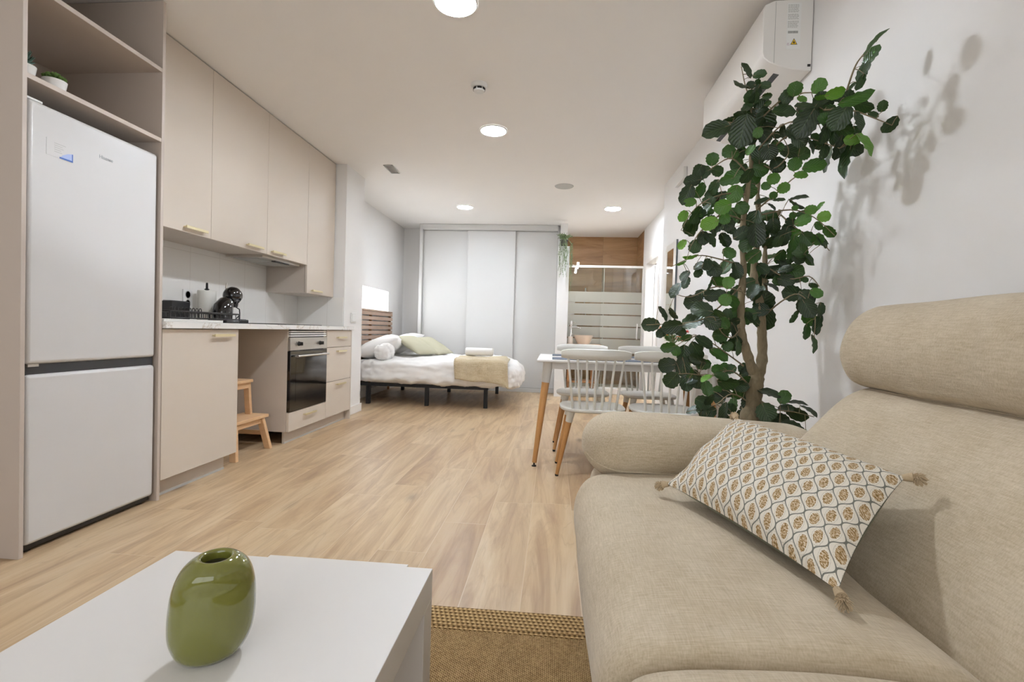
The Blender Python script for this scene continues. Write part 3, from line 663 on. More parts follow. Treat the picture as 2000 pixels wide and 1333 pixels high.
# bed
t = thing('bed', 'double bed with white duvet on a dark metal frame', 'bed', (-1.4, 6.25, 0))
m = MB()
for (x0, x1, y0, y1) in ((-2.31, -.72, 5.56, 5.60), (-2.31, -.72, 6.92, 6.96), (-2.31, -2.27, 5.60, 6.92), (-.76, -.72, 5.60, 6.92), (-2.27, -.76, 6.24, 6.28)): m.box(x0, x1, y0, y1, .215, .25)
m.build('bed_frame', 'dark_metal', t, bevel=.002)
for (x, y) in ((-2.14, 5.60), (-1.44, 5.60), (-.75, 5.60), (-2.14, 6.93), (-1.46, 6.93), (-.77, 6.93)):
    B(x - .022, x + .022, y - .022, y + .022, 0, .216).build('leg', 'dark_metal', t, bevel=.002)
MB().soft((-1.4, 6.25, .36), (.92, .73, .11), 9, 20, .004).build('mattress', 'bedding', t, smooth=80)
def duv(q):
    z = q.z
    edge = max(0, -q.z) * .25
    if q.x > .72: z -= (q.x - .72) * .25
    return (q.x, q.y, z)
MB().soft((-1.36, 6.25, .395), (.985, .80, .155), 5.5, 80, .034, 5.0, 1, xf=duv).build('duvet', 'bedding', t, smooth=80)
def pillow_mesh(hx, hy, th, seed=0, n=22, pinch=.12, amp=.008):
    m = MB(); rows = []
    for sgn in (1, -1):
        for i in range(n + 1):
            for j in range(n + 1):
                u, v = 2 * i / n - 1, 2 * j / n - 1
                t_ = (1 - abs(u) ** 2.6) * (1 - abs(v) ** 2.6); t_ = max(t_, 0) ** .55
                px = u * hx * (1 - pinch * (1 - u * u) * 0 - pinch * (1 - abs(v)) * 0 - pinch * (1 - v * v) * (abs(u) ** 3)); py = v * hy * (1 - pinch * (1 - u * u) * (abs(v) ** 3))
                z = sgn * th * t_ + amp * t_ * noise.noise(Vector((u * 2.3 + seed * 5, v * 2.3, sgn * 3)))
                m.v.append(Vector((px, py, z)))
    N = (n + 1) ** 2
    for k in (0, 1):
        for i in range(n):
            for j in range(n):
                a = k * N + i * (n + 1) + j; m.f.append((a, a + n + 1, a + n + 2, a + 1))
    return m
def place(m, M):
    m.v = [M @ p for p in m.v]; return m
def weld(o, d=.0005):
    bm = bmesh.new(); bm.from_mesh(o.data); bmesh.ops.remove_doubles(bm, verts=bm.verts, dist=d); bmesh.ops.recalc_face_normals(bm, faces=bm.faces); bm.to_mesh(o.data); bm.free(); return o
def frame(o, xa, ya):
    xa = Vector(xa).normalized(); za = xa.cross(Vector(ya)).normalized(); ya = za.cross(xa)
    return Matrix(((xa.x, ya.x, za.x, o[0]), (xa.y, ya.y, za.y, o[1]), (xa.z, ya.z, za.z, o[2]), (0, 0, 0, 1)))
def bed_pillow(name, lab, c, xa, ya, hx, hy, th, mat, seed, cat='pillow', group=None, pinch=.1):
    o = place(pillow_mesh(hx, hy, th, seed, 20, pinch), frame(c, xa, ya)).build(name, mat, smooth=80, org=c); weld(o)
    return tag(o, lab, cat, group)
bed_pillow('bed_pillow', 'plump white bed pillow nearest the camera at the head of the bed', (-2.08, 5.86, .66), (.8, .12, .32), (0, 1, 0), .27, .33, .115, 'bedding', 1, 'pillow', 'white bed pillows', .05)
bed_pillow('bed_pillow', 'white bed pillow behind the near one, against the headboard', (-2.06, 6.54, .675), (.8, -.05, .45), (0, 1, 0), .26, .34, .10, 'bedding', 2, 'pillow', 'white bed pillows', .05)
m = MB().soft((-1.96, 5.61, .62), (.12, .12, .105), 2.4, 22, .02, 9, 3)
tag(weld(m.build('rolled_bedspread', 'bedding', smooth=80, org=(-1.96, 5.60, .5))), 'bunched white roll of bedding at the near edge of the pillows', 'bedding')
bed_pillow('throw_cushion', 'olive linen cushion propped in front of the white pillows, nearer one', (-1.69, 6.00, .69), (.75, -.28, -.42), (.15, 1, .1), .225, .22, .055, 'olive_linen', 4, 'cushion', 'olive linen cushions on the bed')
bed_pillow('throw_cushion', 'olive linen cushion half hidden behind the nearer olive cushion', (-1.58, 6.40, .675), (.75, -.2, -.42), (.15, 1, .1), .22, .22, .055, 'olive_linen', 5, 'cushion', 'olive linen cushions on the bed')
# knitted throw draped over the near edge near the foot of the bed
m = MB(); nx, ny = 26, 34
for i in range(nx + 1):
    for j in range(ny + 1):
        u, v = i / nx, j / ny
        x = -1.12 + .60 * u + .05 * v; s_ = v * 1.0           # s_ along the drape, from the middle of the bed over the side
        L = .62
        if s_ < L: y = 6.05 - s_ ; z = .560
        elif s_ < L + .12: q = (s_ - L) / .12 * PI / 2; y = 6.05 - L - .055 * math.sin(q); z = .560 - .055 * (1 - math.cos(q))
        else: y = 6.05 - L - .055 - .01 * (s_ - L - .12); z = .505 - (s_ - L - .12) * .62
        if s_ > L + .1: z -= .05 * u * u * 1.2
        w_ = noise.noise(Vector((u * 5, v * 5, 1))); z += .012 * w_ if s_ < L else 0; y -= .02 * abs(w_) if s_ > L else 0
        if u > .93: z -= .02
        if s_ > L: y -= .018 * max(0, math.sin(u * 9 + v * 4)) ** 2; z -= .035 * max(0, math.sin(u * 7.5 - .6)) * (s_ - L)
        else: z += .012 * max(0, math.sin(u * 9 + v * 7)) ** 3
        m.v.append(Vector((x, y, z + .004)))
for i in range(nx):
    for j in range(ny):
        a = i * (ny + 1) + j; m.f.append((a, a + ny + 1, a + ny + 2, a + 1))
o = m.build('knitted_throw', 'knit_throw', smooth=80, org=(-.8, 5.7, .56)); md = o.modifiers.new('solid', 'SOLIDIFY'); md.thickness = .012; md.offset = 1
tag(o, 'beige ribbed knitted throw draped over the foot of the bed', 'throw blanket')
t = thing('rolled_towel', 'white rolled towel lying on the beige throw', 'towel', (-.9, 6.0, .575))
m = MB(); pts = []
for k in range(60):
    a = k / 59 * 5 * PI; r = .012 + .036 * k / 59; pts.append((r * math.cos(a), r * math.sin(a)))
prof = [(.0, -.17), (.042, -.168), (.048, -.16), (.050, 0), (.048, .16), (.042, .168), (0, .17)]
m.lathe([(r, h) for r, h in prof], (-.90, 6.0, .632), 28, 'x'); m.build('roll', 'towel', t, smooth=60)
MB().tube([(-.728, 6.0 + p[0], .632 + p[1]) for p in pts], .003, 6).build('spiral_edge', 'towel', t, smooth=60)

# ================================================================== BATHROOM
t = thing('shower_screen', 'glass shower screen with frosted bands and a white top rail', 'shower screen', (.76, 7.47, 0))
B(.197, .735, 7.462, 7.468, .10, 1.885).build('fixed_pane', 'shower_glass', t)
p = B(.70, 1.295, 7.440, 7.446, .10, 1.885).build('sliding_pane', 'shower_glass', t)
B(.197, 1.309, 7.43, 7.475, 1.885, 1.918).build('top_rail', 'white_gloss', t, bevel=.003)
B(.197, 1.309, 7.43, 7.475, .082, .10).build('bottom_rail', 'white_gloss', t, bevel=.003)
B(1.297, 1.309, 7.43, 7.475, .10, 1.885).build('side_rail', 'white_gloss', t)
MB().box(.735, .741, 7.459, 7.470, .10, 1.885).build('pane_edge', 'white_gloss', t)
m = MB().tube([(1.235, 7.40, .83), (1.235, 7.40, 1.06)], .010, 12).tube([(1.235, 7.40, .86), (1.235, 7.440, .86)], .006, 8).tube([(1.235, 7.40, 1.03), (1.235, 7.440, 1.03)], .006, 8)
m.build('pull_handle', 'white_gloss', p, smooth=50)
o = B(.197, 1.314, 7.40, 8.098, 0, .082).build('shower_tray', 'white_gloss', bevel=.004, org=(.75, 7.75, 0)); tag(o, 'white shower tray below the glass screen', 'shower tray')
t = thing('shower_mixer', 'chrome shower head and hose seen through the upper glass', 'shower head', (.50, 8.09, 1.5))
MB().tube([(.50, 8.095, 1.60), (.50, 8.03, 1.62), (.50, 8.0, 1.60)], .010, 10).build('bracket', 'chrome', t, smooth=50)
MB().lathe([(.012, .07), (.016, .02), (.035, 0), (.0, -.004)], (.50, 7.99, 1.56), 20).build('shower_head', 'chrome', t, smooth=50)
MB().tube([(.50, 8.0, 1.62), (.49, 8.03, 1.40), (.52, 8.04, 1.15), (.56, 8.09, 1.02)], .007, 8).build('hose', 'steel', t, smooth=50)
# vanity
t = thing('vanity_stand', 'wooden washbasin stand with thin oval-ended top beside the white partition', 'washstand', (.45, 7.12, 0))
pts = [(.20, 6.95), (.58, 6.95)] + [(.58 + .12 * math.sin(q), 7.12 - .17 * math.cos(q)) for q in [PI * k / 12 for k in range(1, 12)]] + [(.58, 7.29), (.20, 7.29)]
MB().prism(pts, .715, .742, 'z').build('top', 'vanity_wood', t, bevel=.004)
for (x, y) in ((.215, 6.98), (.215, 7.25), (.56, 6.98), (.56, 7.25)): B(x, x + .03, y, y + .03, 0, .715).build('leg', 'vanity_wood', t, bevel=.002)
for z in (.20, .44): B(.205, .60, 6.97, 7.28, z, z + .018).build('shelf', 'vanity_wood', t, bevel=.002)
t = thing('basket', 'wicker basket on the lower shelf of the washstand', 'basket', (.40, 7.12, .458))
MB().lathe([(0, .004), (.09, 0), (.11, .05), (.115, .12), (.105, .12), (.10, .05), (0, .012)], (.40, 7.12, .459), 28).build('body', 'jute', t, smooth=50)
o = MB().lathe([(0, .012), (.06, .01), (.115, .10), (.138, .128), (.145, .128), (.13, .10), (.085, 0), (0, 0)], (.435, 7.12, .7425), 40).build('washbasin', 'basin_ceramic', smooth=50, org=(.435, 7.12, .7425))
tag(o, 'cream bowl washbasin sitting on the wooden washstand', 'washbasin')
t = thing('basin_tap', 'tall chrome tap standing behind the bowl washbasin', 'tap', (.26, 7.22, .742))
MB().lathe([(.022, 0), (.018, .01), (.016, .28), (.020, .30), (.014, .33), (0, .333)], (.262, 7.22, .742), 20).build('column', 'chrome', t, smooth=50)
MB().tube([(.27, 7.22, .98), (.34, 7.19, .985), (.385, 7.17, .975), (.40, 7.165, .955)], [.011, .011, .011, .010], 12).build('spout', 'chrome', t, smooth=50)
MB().tube([(.262, 7.22, 1.05), (.32, 7.21, 1.055)], .006, 10).build('lever', 'chrome', t, smooth=50)
t = thing('soap_dispenser', 'pale soap dispenser at the left of the washbasin', 'soap dispenser', (.245, 7.02, .742))
MB().lathe([(0, 0), (.034, 0), (.036, .01), (.036, .09), (.03, .102), (.012, .108), (0, .108)], (.247, 7.02, .7425), 28).build('bottle', 'blush_pot', t, smooth=40)
MB().tube([(.247, 7.02, .850), (.247, 7.02, .885), (.275, 7.01, .885)], .005, 8).build('pump', 'white_gloss', t, smooth=40)
t = thing('mirror_lamp', 'small glowing tube lamp at the edge of the partition by the shower', 'wall lamp', (.22, 7.2, 1.87))
B(.195, .26, 7.15, 7.19, 1.86, 1.88).build('arm', 'chrome', t, bevel=.002)
o_ = MB().tube([(.318, 7.16, 1.835), (.332, 7.16, 1.915)], [.014, .014], 16); MB().tube([(.26, 7.17, 1.87), (.325, 7.16, 1.875)], .006, 8).build('rod', 'chrome', t, smooth=50)
o_.build('lamp_tube', 'mirror_lamp', t, smooth=50)
# trailing plant on the partition top
t = thing('trailing_plant', 'potted trailing plant hanging down over the white partition end', 'potted plant', (.12, 6.99, 2.103))
MB().lathe([(0, 0), (.042, 0), (.055, .10), (.058, .10), (.056, .09), (0, .085)], (.115, 6.99, 2.104), 28).build('pot', 'pot_dark', t, smooth=40)
rnd = random.Random(5); fo = MB(); st = MB()
def leaflet(m, p, d, L, w):
    d = d.normalized(); sd = d.cross(Vector((0, 0, 1)));
    if sd.length < .1: sd = Vector((1, 0, 0))
    sd.normalize(); nn = sd.cross(d) * .15 * L
    m.add([p, p + d * L * .5 + sd * w, p + d * L + nn * 0, p + d * L * .5 - sd * w, p + d * L * .5 - nn], [(0, 1, 4), (1, 2, 4), (2, 3, 4), (3, 0, 4)])
for k in range(46):
    a = rnd.uniform(0, 2 * PI); b = rnd.uniform(.3, 1.3); p = Vector((.115, 6.99, 2.20)); d = Vector((math.cos(a) * math.sin(b), math.sin(a) * math.sin(b), math.cos(b)))
    L = rnd.uniform(.06, .13); q = p + d * L; st.tube([p, (p + q) / 2 + Vector((0, 0, .02)), q], .0015, 4)
    for i in range(9):
        leaflet(fo, p.lerp(q, .35 + .07 * i) + Vector((0, 0, .01)), Vector((rnd.uniform(-1, 1), rnd.uniform(-1, 1), rnd.uniform(-.4, 1))), rnd.uniform(.018, .035), .008)
for k in range(17):
    x0 = rnd.uniform(.035, .20); y0 = 6.885 - rnd.uniform(0, .03); L = rnd.choice([.25, .35, .45, .55, .62]) * (1.25 if x0 > .17 else .85)
    if x0 > .16: x0 = rnd.uniform(.205, .225)
    pts = [Vector((.115, 6.97, 2.20)), Vector(((x0 + .1) / 2, 6.93, 2.22)), Vector((x0, y0, 2.13))]
    for i in range(1, 9): pts.append(Vector((x0 + .012 * math.sin(i * 1.3 + k), y0 - .004 * i, 2.13 - L * i / 8)))
    st.tube(pts, .0015, 4)
    for i in range(int(L * 95)):
        f = i / (L * 95); p = Vector((x0 + .012 * math.sin(f * 8 * 1.3 + k), y0 - .032 * f, 2.14 - L * f)); leaflet(fo, p, Vector((rnd.uniform(-1, 1), rnd.uniform(-1, .3), rnd.uniform(-1, .3))), rnd.uniform(.012, .026), .007)
st.build('stems', 'trailing_leaf', t); fo.build('foliage', 'trailing_leaf', t)

# ================================================================== RIGHT WALL
t = thing('wall_mirror', 'narrow white-framed mirror on the right wall beyond the plant', 'mirror', (XR, 4.83, 1.4))
my0, my1, mz0, mz1 = 4.62, 5.06, .95, 1.785
m = MB().box(XR - .016, XR - .001, my0, my0 + .10, mz0, mz1).box(XR - .016, XR - .001, my1 - .06, my1, mz0, mz1).box(XR - .016, XR - .001, my0 + .10, my1 - .06, mz0, mz0 + .06).box(XR - .016, XR - .001, my0 + .10, my1 - .06, mz1 - .06, mz1)
m.build('frame', 'white_gloss', t, bevel=.002)
B(XR - .017, XR - .001, my0 - .004, my0 - .0005, mz0, mz1).build('frame_edge', 'dark_edge', t)
B(XR - .012, XR - .006, my0 + .10, my1 - .06, mz0 + .06, mz1 - .06).build('glass', 'mirror_glass', t)
o = B(XR - .035, XR - .001, 4.39, 4.70, 2.275, 2.375).build('emergency_light', 'plastic_white', bevel=.006, org=(XR, 4.55, 2.3)); tag(o, 'small pale box fitting high on the right wall beyond the air conditioner', 'wall fitting')
# air conditioner
AY0, AY1 = 2.32, 3.20
t = thing('air_conditioner', 'white wall-mounted air conditioner high on the right wall', 'air conditioner', (XR, 2.76, 2.1))
prof = [(XR - .002, 2.425), (.945, 2.418), (.905, 2.400), (.897, 2.375), (.899, 2.19), (.906, 2.165), (.93, 2.145), (.975, 2.125), (1.03, 2.112), (1.08, 2.106), (XR - .002, 2.104)]
MB().prism(prof, AY0, AY1).build('body', 'white_gloss', t, bevel=.004)
m = MB().box(.950, .9512, AY0 - .0006, AY0 + .001, 2.14, 2.412); m.build('panel_seam', 'print_grey', t)
def botz(x):
    P_ = [(.906, 2.165), (.93, 2.145), (.975, 2.125), (1.03, 2.112), (1.08, 2.106)]
    for (a, za), (b, zb) in zip(P_, P_[1:]):
        if a <= x <= b: return za + (zb - za) * (x - a) / (b - a)
m = MB().prism([(.975, botz(.975) - .0012), (1.0, botz(1.0) - .0012), (1.0, botz(1.0) + .0005), (.975, botz(.975) + .0005)], AY0 + .06, AY1 - .02)
m.build('air_slot', 'black_plastic', t)
MB().box(XR - .020, XR - .008, AY0 - .003, AY0 + .001, 2.122, 2.132).build('cable_clip', 'black_plastic', t)
yl = AY0 - .0008
lb = MB().box(1.00, 1.06, yl, AY0 + .001, 2.20, 2.405).build('rating_label', 'sticker_white', t)
m = MB(); rnd = random.Random(8)
for i in range(20):
    z = 2.395 - i * .0052
    if i in (7, 13): continue
    x = 1.004
    while x < 1.045:
        w_ = rnd.uniform(.004, .012); m.box(x, min(x + w_, 1.05), yl - .0004, yl, z, z + .0022); x += w_ + .002
m.build('fine_print', 'plastic_grey', lb)
m = MB(); x = 1.006
while x < 1.048: w_ = rnd.choice([.0006, .0012, .0018]); m.box(x, x + w_, yl - .0004, yl, 2.270, 2.281); x += w_ + .0009
m.build('barcode', 'print_grey', lb)
MB().prism([(1.018, 2.206 + .014), (1.048, 2.206 + .014), (1.033, 2.206 + .042)], yl - .0004, yl).build('warning_border', 'pot_dark', lb)
MB().prism([(1.0215, 2.222), (1.0445, 2.222), (1.033, 2.2435)], yl - .0008, yl - .0004).build('warning_triangle', 'warn_yellow', lb)
MB().prism([(1.030, 2.2255), (1.036, 2.2255), (1.0375, 2.230), (1.035, 2.2325), (1.0335, 2.2375), (1.031, 2.2335), (1.0285, 2.230)], yl - .0012, yl - .0008).build('flame_symbol', 'pot_dark', lb)
m = MB().tube([(1.004, yl - .0002, 2.226), (1.012, yl - .0002, 2.226)], .0008, 6).tube([(1.014, yl - .0002, 2.219), (1.004, yl - .0002, 2.219), (1.004, yl - .0002, 2.223)], .0006, 6)
m.build('small_symbols', 'print_lilac', lb)

# ================================================================== DINING SET
TX0, TX1, TY0, TY1, TZ = -.10, 1.105, 3.20, 4.00, .722
t = thing('dining_table', 'white dining table on tapered wooden legs against the right wall', 'table', ((TX0 + TX1) / 2, 3.6, 0))
B(TX0, TX1, TY0, TY1, TZ - .018, TZ).build('tabletop', 'table_white', t, bevel=.006)
m = MB().box(TX0 + .10, TX1 - .10, TY0 + .07, TY0 + .09, TZ - .065, TZ - .018).box(TX0 + .10, TX1 - .10, TY1 - .09, TY1 - .07, TZ - .065, TZ - .018).box(TX0 + .10, TX0 + .12, TY0 + .09, TY1 - .09, TZ - .065, TZ - .018).box(TX1 - .12, TX1 - .10, TY0 + .09, TY1 - .09, TZ - .065, TZ - .018)
m.build('apron', 'table_white', t, bevel=.002)
for sx, sy in ((0, 0), (1, 0), (0, 1), (1, 1)):
    tp = Vector(((TX0 + .075, TX1 - .075)[sx], (TY0 + .10, TY1 - .10)[sy], TZ - .02)); ft = Vector(((TX0 - .0, TX1 - .03)[sx], (TY0 + .075, TY1 - .075)[sy], .012))
    lg = MB().tube([tp.lerp(ft, .19), ft.lerp(tp, .02)], [.026, .0155], 20).build('leg', 'beech_leg', t, smooth=50)
    MB().tube([tp, tp.lerp(ft, .20)], [.034, .0285], 20).build('leg_sleeve', 'table_white', lg, smooth=50)
    MB().lathe([(.016, 0), (.016, .006), (.006, .010), (.006, .024)], (ft.x, ft.y, 0), 16).build('foot', 'rubber', lg, smooth=50)
# chair: seat at the origin, facing +y (towards the table)
ch = thing('dining_chair', 'white spindle-back chair with wooden legs, near side of the table, left one', 'chair', (0, 0, 0), 'white spindle-back chairs at the dining table')
n = 40; m = MB(); top = []; SZ = .44
def seat_pt(a, s_):
    c, q = math.cos(a), math.sin(a); x = .205 * abs(c) ** .55 * (1 if c >= 0 else -1); y = .205 * abs(q) ** .62 * (1 if q >= 0 else -1)
    if y < 0: x *= 1 - .12 * (-y / .205) ** 2
    return x * s_, y * s_
rings = [(0.0, SZ - .012), (.45, SZ - .011), (.8, SZ - .004), (.95, SZ + .002), (1.0, SZ - .004), (1.0, SZ - .014), (.95, SZ - .022), (0.0, SZ - .024)]
vs = []; fs = []
for s_, z in rings:
    for k in range(n): x, y = seat_pt(2 * PI * k / n, max(s_, .001)); vs.append((x, y, z))
for i in range(len(rings) - 1):
    for k in range(n): fs.append((i * n + k, i * n + (k + 1) % n, (i + 1) * n + (k + 1) % n, (i + 1) * n + k))
m.add(vs, fs); m.build('seat', 'chair_plastic', ch, smooth=50)
# backrest: seven spindles fanning up to a bowed rail
RZ_, RW = .745, .2085
def rail(u): return Vector((RW * u, -.185 - .045 * (1 - u * u) - .0, 0))
m = MB(); N = 24; vs = []; fs = []
for i in range(N + 1):
    u = 2 * i / N - 1; p = rail(u); e = abs(u) ** 6
    z0, z1 = RZ_ - .004 + .012 * e, RZ_ + .062 - .014 * e; th = .009
    for (dy, z) in ((-th, z0 + .004), (-th - .006, (z0 + z1) / 2), (-th - .006, z1 - .004), (-.004, z1), (th - .004, z1 - .005), (th, (z0 + z1) / 2), (th, z0 + .004), (0, z0)): vs.append((p.x, p.y + dy, z))
for i in range(N):
    for k in range(8): fs.append((i * 8 + k, i * 8 + (k + 1) % 8, (i + 1) * 8 + (k + 1) % 8, (i + 1) * 8 + k))
fs += [tuple(range(7, -1, -1)), tuple(range(N * 8, N * 8 + 8))]
m.add(vs, fs); m.build('top_rail', 'chair_plastic', ch, smooth=60)
for i in range(7):
    u = (i - 3) / 3; p = rail(u * .80); q = Vector((.128 * u, -.165 - .022 * (1 - u * u), 0))
    MB().tube([(q.x, q.y, SZ - .012), ((p.x + q.x) / 2, (p.y + q.y) / 2, .60), (p.x, p.y, RZ_ + .01)], [.0085, .0075, .0065], 12).build('spindle', 'chair_plastic', ch, smooth=60)
for sx, sy in ((-1, 1), (1, 1), (-1, -1), (1, -1)):
    tp = Vector((sx * .135, sy * .13 + .01, SZ - .02)); ft = Vector((sx * .212, sy * .185 + .03, .008))
    if sy < 0: ft.y = -.085
    lg = MB().tube([tp.lerp(ft, .16), ft.lerp(tp, .01)], [.019, .011], 16).build('leg', 'beech_leg', ch, smooth=50)
    MB().tube([tp, tp.lerp(ft, .17)], [.026, .021], 16).build('leg_socket', 'chair_plastic', lg, smooth=50)
    MB().tube([ft + Vector((0, 0, -.008)), ft + Vector((0, 0, .004))], [.010, .0115], 12).build('foot', 'rubber', lg, smooth=50)
ch.location = (.262, 3.165, 0)
cC = at(1137, 677, y=4.15).x; cD = at(1258, 680, y=4.15).x
dup(ch, (.705, 3.165, 0), math.radians(-2), 'white spindle-back chair with wooden legs, near side of the table, half behind the plant')
dup(ch, (cC, 3.93, 0), PI, 'white spindle-back chair on the far side of the table, in front of the washbasin')
dup(ch, (cD, 3.93, 0), PI + math.radians(2), 'white spindle-back chair on the far side of the table, nearer the right wall')
# table settings
for (x, y, lab) in ((.20, 3.36, 'slate placemat on the near left side of the white dining table'), (.62, 3.36, 'slate placemat on the near right side of the white dining table'),
                    (.20, 3.84, 'slate placemat on the far left side of the white dining table'), (.62, 3.84, 'slate placemat on the far right side of the white dining table')):
    o = B(x - .20, x + .20, y - .13, y + .13, TZ + .0004, TZ + .004).build('placemat', 'slate_mat', bevel=.001, org=(x, y, TZ)); tag(o, lab, 'placemat', 'placemats on the dining table')
# flowers in a glass-white vase
vx, vy = .86, 3.62
t = thing('flower_vase', 'white vase holding orange and red artificial flowers on the dining table', 'flower vase', (vx, vy, TZ))
MB().lathe([(0, 0), (.035, 0), (.05, .03), (.045, .07), (.028, .10), (.032, .115), (.028, .112), (.024, .10), (0, .09)], (vx, vy, TZ + .0005), 28).build('vase', 'white_gloss', t, smooth=50)
rnd = random.Random(3); fo = MB(); stm = MB(); fl = {'orange_petal': MB(), 'red_petal': MB()}
for k in range(26):
    a = rnd.uniform(0, 2 * PI); L = rnd.uniform(.06, .17); p = Vector((vx, vy, TZ + .11)); q = p + Vector((math.cos(a) * L * .8, math.sin(a) * L * .6, rnd.uniform(.03, .14)))
    stm.tube([p, (p + q) / 2 + Vector((0, 0, .02)), q], .0018, 5)
    key = 'red_petal' if q.x > vx + .04 and k % 2 else 'orange_petal'
    if k % 3:
        for i in range(9):
            d = Vector((rnd.uniform(-1, 1), rnd.uniform(-1, 1), rnd.uniform(-.3, 1))); leaflet(fl[key], q, d, rnd.uniform(.02, .034), .009)
    else:
        for i in range(6): leaflet(fo, p.lerp(q, .4 + i * .1), Vector((rnd.uniform(-1, 1), rnd.uniform(-1, 1), rnd.uniform(0, 1))), .045, .012)
stm.build('stems', 'trailing_leaf', t); fo.build('foliage', 'succulent', t); fl['orange_petal'].build('orange_flowers', 'orange_petal', t); fl['red_petal'].build('red_flowers', 'red_petal', t)

# ================================================================== SOFA
t = thing('sofa', 'beige fabric sofa with adjustable headrest and bolster arm against the right wall', 'sofa', (.62, .6, 0))
YN, YF = -.55, 1.49
def extr(prof, y0, y1, r0, r1, cx, cz, nsec=22, rx=.5, bulge=0, nz=.0):
    # section swept along y; ends drawn in like a stuffed cushion
    n = len(prof); m = MB(); ys = []
    for i in range(nsec + 1):
        f = i / nsec; f = .5 - .5 * math.cos(f * PI); ys.append(y0 + (y1 - y0) * f)
    vs = []
    for y in ys:
        e = 1.0
        if y - y0 < r0: e = min(e, math.sqrt(max(0, 1 - ((r0 - (y - y0)) / r0) ** 2)))
        if y1 - y < r1: e = min(e, math.sqrt(max(0, 1 - ((r1 - (y1 - y)) / r1) ** 2)))
        for (x, z) in prof:
            d = Vector((x - cx, z - cz)); L = d.length; inset = rx * (1 - e); q = d * max(0, (L - inset) / L) if L > 1e-6 else d
            b = 1 + bulge * math.sin(PI * (y - y0) / (y1 - y0))
            w_ = nz * noise.noise(Vector((x * 5, y * 5, z * 5)))
            vs.append((cx + q.x * b + w_, y, cz + q.y * b + w_))
    for i in range(nsec):
        for k in range(n): m.f.append((i * n + k, i * n + (k + 1) % n, (i + 1) * n + (k + 1) % n, (i + 1) * n + k))
    m.f += [tuple(range(n - 1, -1, -1)), tuple(range(nsec * n, nsec * n + n))]; m.v = [Vector(v) for v in vs]; return m
def cr(pts, per=5):
    out = []; n = len(pts); P = [Vector(p) for p in pts]
    for i in range(n):
        a, b, c, d = P[i - 1], P[i], P[(i + 1) % n], P[(i + 2) % n]
        for k in range(per):
            u = k / per; out.append(tuple(.5 * ((2 * b) + (c - a) * u + (2 * a - 5 * b + 4 * c - d) * u * u + (3 * b - a - 3 * c + d) * u ** 3)))
    return out
B(.14, 1.05, YN + .02, 1.70, .06, .30).build('base_frame', 'sofa_fabric', t, bevel=.02)
for (x, y) in ((.19, 1.64), (1.0, 1.64), (.19, YN + .08), (1.0, YN + .08)): MB().tube([(x, y, .0125 if y < 1.53 else .001), (x, y, .06)], [.018, .022], 14).build('foot', 'black_plastic', t)
seat = cr([(.145, .16), (.098, .26), (.076, .38), (.096, .452), (.155, .485), (.30, .497), (.44, .495), (.53, .480), (.585, .445), (.62, .40), (.63, .28), (.60, .17), (.40, .14), (.22, .14)])
SS = .645
for (a, b, r1) in ((SS + .004, 1.53, .10), (YN, SS - .004, .04)): extr(seat, a, b, .035, r1, .34, .33, 30, .06 if r1 > .05 else .03, .006, .006).build('seat_cushion', 'sofa_fabric', t, smooth=60)
back = cr([(.60, .40), (.612, .47), (.66, .56), (.725, .645), (.79, .715), (.838, .755), (.88, .772), (.93, .765), (.97, .70), (.97, .56), (.93, .42), (.80, .33), (.68, .33)])
for (a, b, r1) in ((SS + .003, 1.50, .09), (YN, SS - .003, .04)): extr(back, a, b, .03, r1, .83, .56, 26, .05 if r1 > .05 else .03, .004, .006).build('back_cushion', 'sofa_fabric', t, smooth=60)
head = cr([(.872, .772), (.838, .790), (.815, .835), (.812, .885), (.832, .945), (.868, .985), (.91, 1.003), (.97, 1.0), (1.02, .975), (1.045, .92), (1.045, .83), (1.0, .775), (.93, .762)])
for (a, b, r1) in ((SS + .003, 1.495, .055), (YN, SS - .003, .04)): extr(head, a, b, .03, r1, .93, .88, 26, .032 if r1 > .05 else .03, .01, .004).build('headrest', 'sofa_fabric', t, smooth=60)
pp = [(.868, y, .7705) for y in [SS + .03 + i * .05 for i in range(17)] if y < 1.47]
for dx, dz in ((0, 0), (-.004, -.007)): MB().tube([(p[0] + dx, p[1], p[2] + dz) for p in pp], .0022, 6).build('seam_piping', 'sofa_fabric', t, smooth=60)
B(.955, 1.075, YN + .01, 1.46, .10, .80).build('back_frame', 'sofa_fabric', t, bevel=.02)
# far arm: side panel and bolster
MB().soft((.56, 1.60, .27), (.425, .10, .205), 9, 20, .002).build('arm_panel', 'sofa_fabric', t, smooth=70)
def armx(q):
    u = (q.x + .375) / .75
    return (q.x, q.y, q.z - .035 * max(0, u - .3) + (.012 * math.sin(u * PI)))
m = MB(); n = 36; ns = 40; AX0, AX1, AYc, AZc = .104, .845, 1.605, .553
vs = []
for i in range(ns + 1):
    f = .5 - .5 * math.cos(PI * i / ns); x = AX0 + (AX1 - AX0) * f
    e0 = min(1, (x - AX0) / .13); e1 = min(1, (AX1 - x) / .10); e = (1 - (1 - e0) ** 2.3) ** .5 * (1 - (1 - e1) ** 2.3) ** .5
    for k in range(n):
        a = 2 * PI * k / n; cy, cz = math.cos(a), math.sin(a)
        yy = .152 * abs(cy) ** .8 * (1 if cy > 0 else -1); zz = (.094 if cz > 0 else .106) * abs(cz) ** .85 * (1 if cz > 0 else -1)
        pk = 1 - .02 * math.sin(a * 13) * max(0, 1 - (x - AX0) / .07) * (1 if -2.6 < a - 2 * PI < -.2 else .3)
        dr = -.030 * max(0, f - .35)
        vs.append((x, AYc + yy * e * pk, AZc + dr + zz * e * pk))
m.v = [Vector(v) for v in vs]
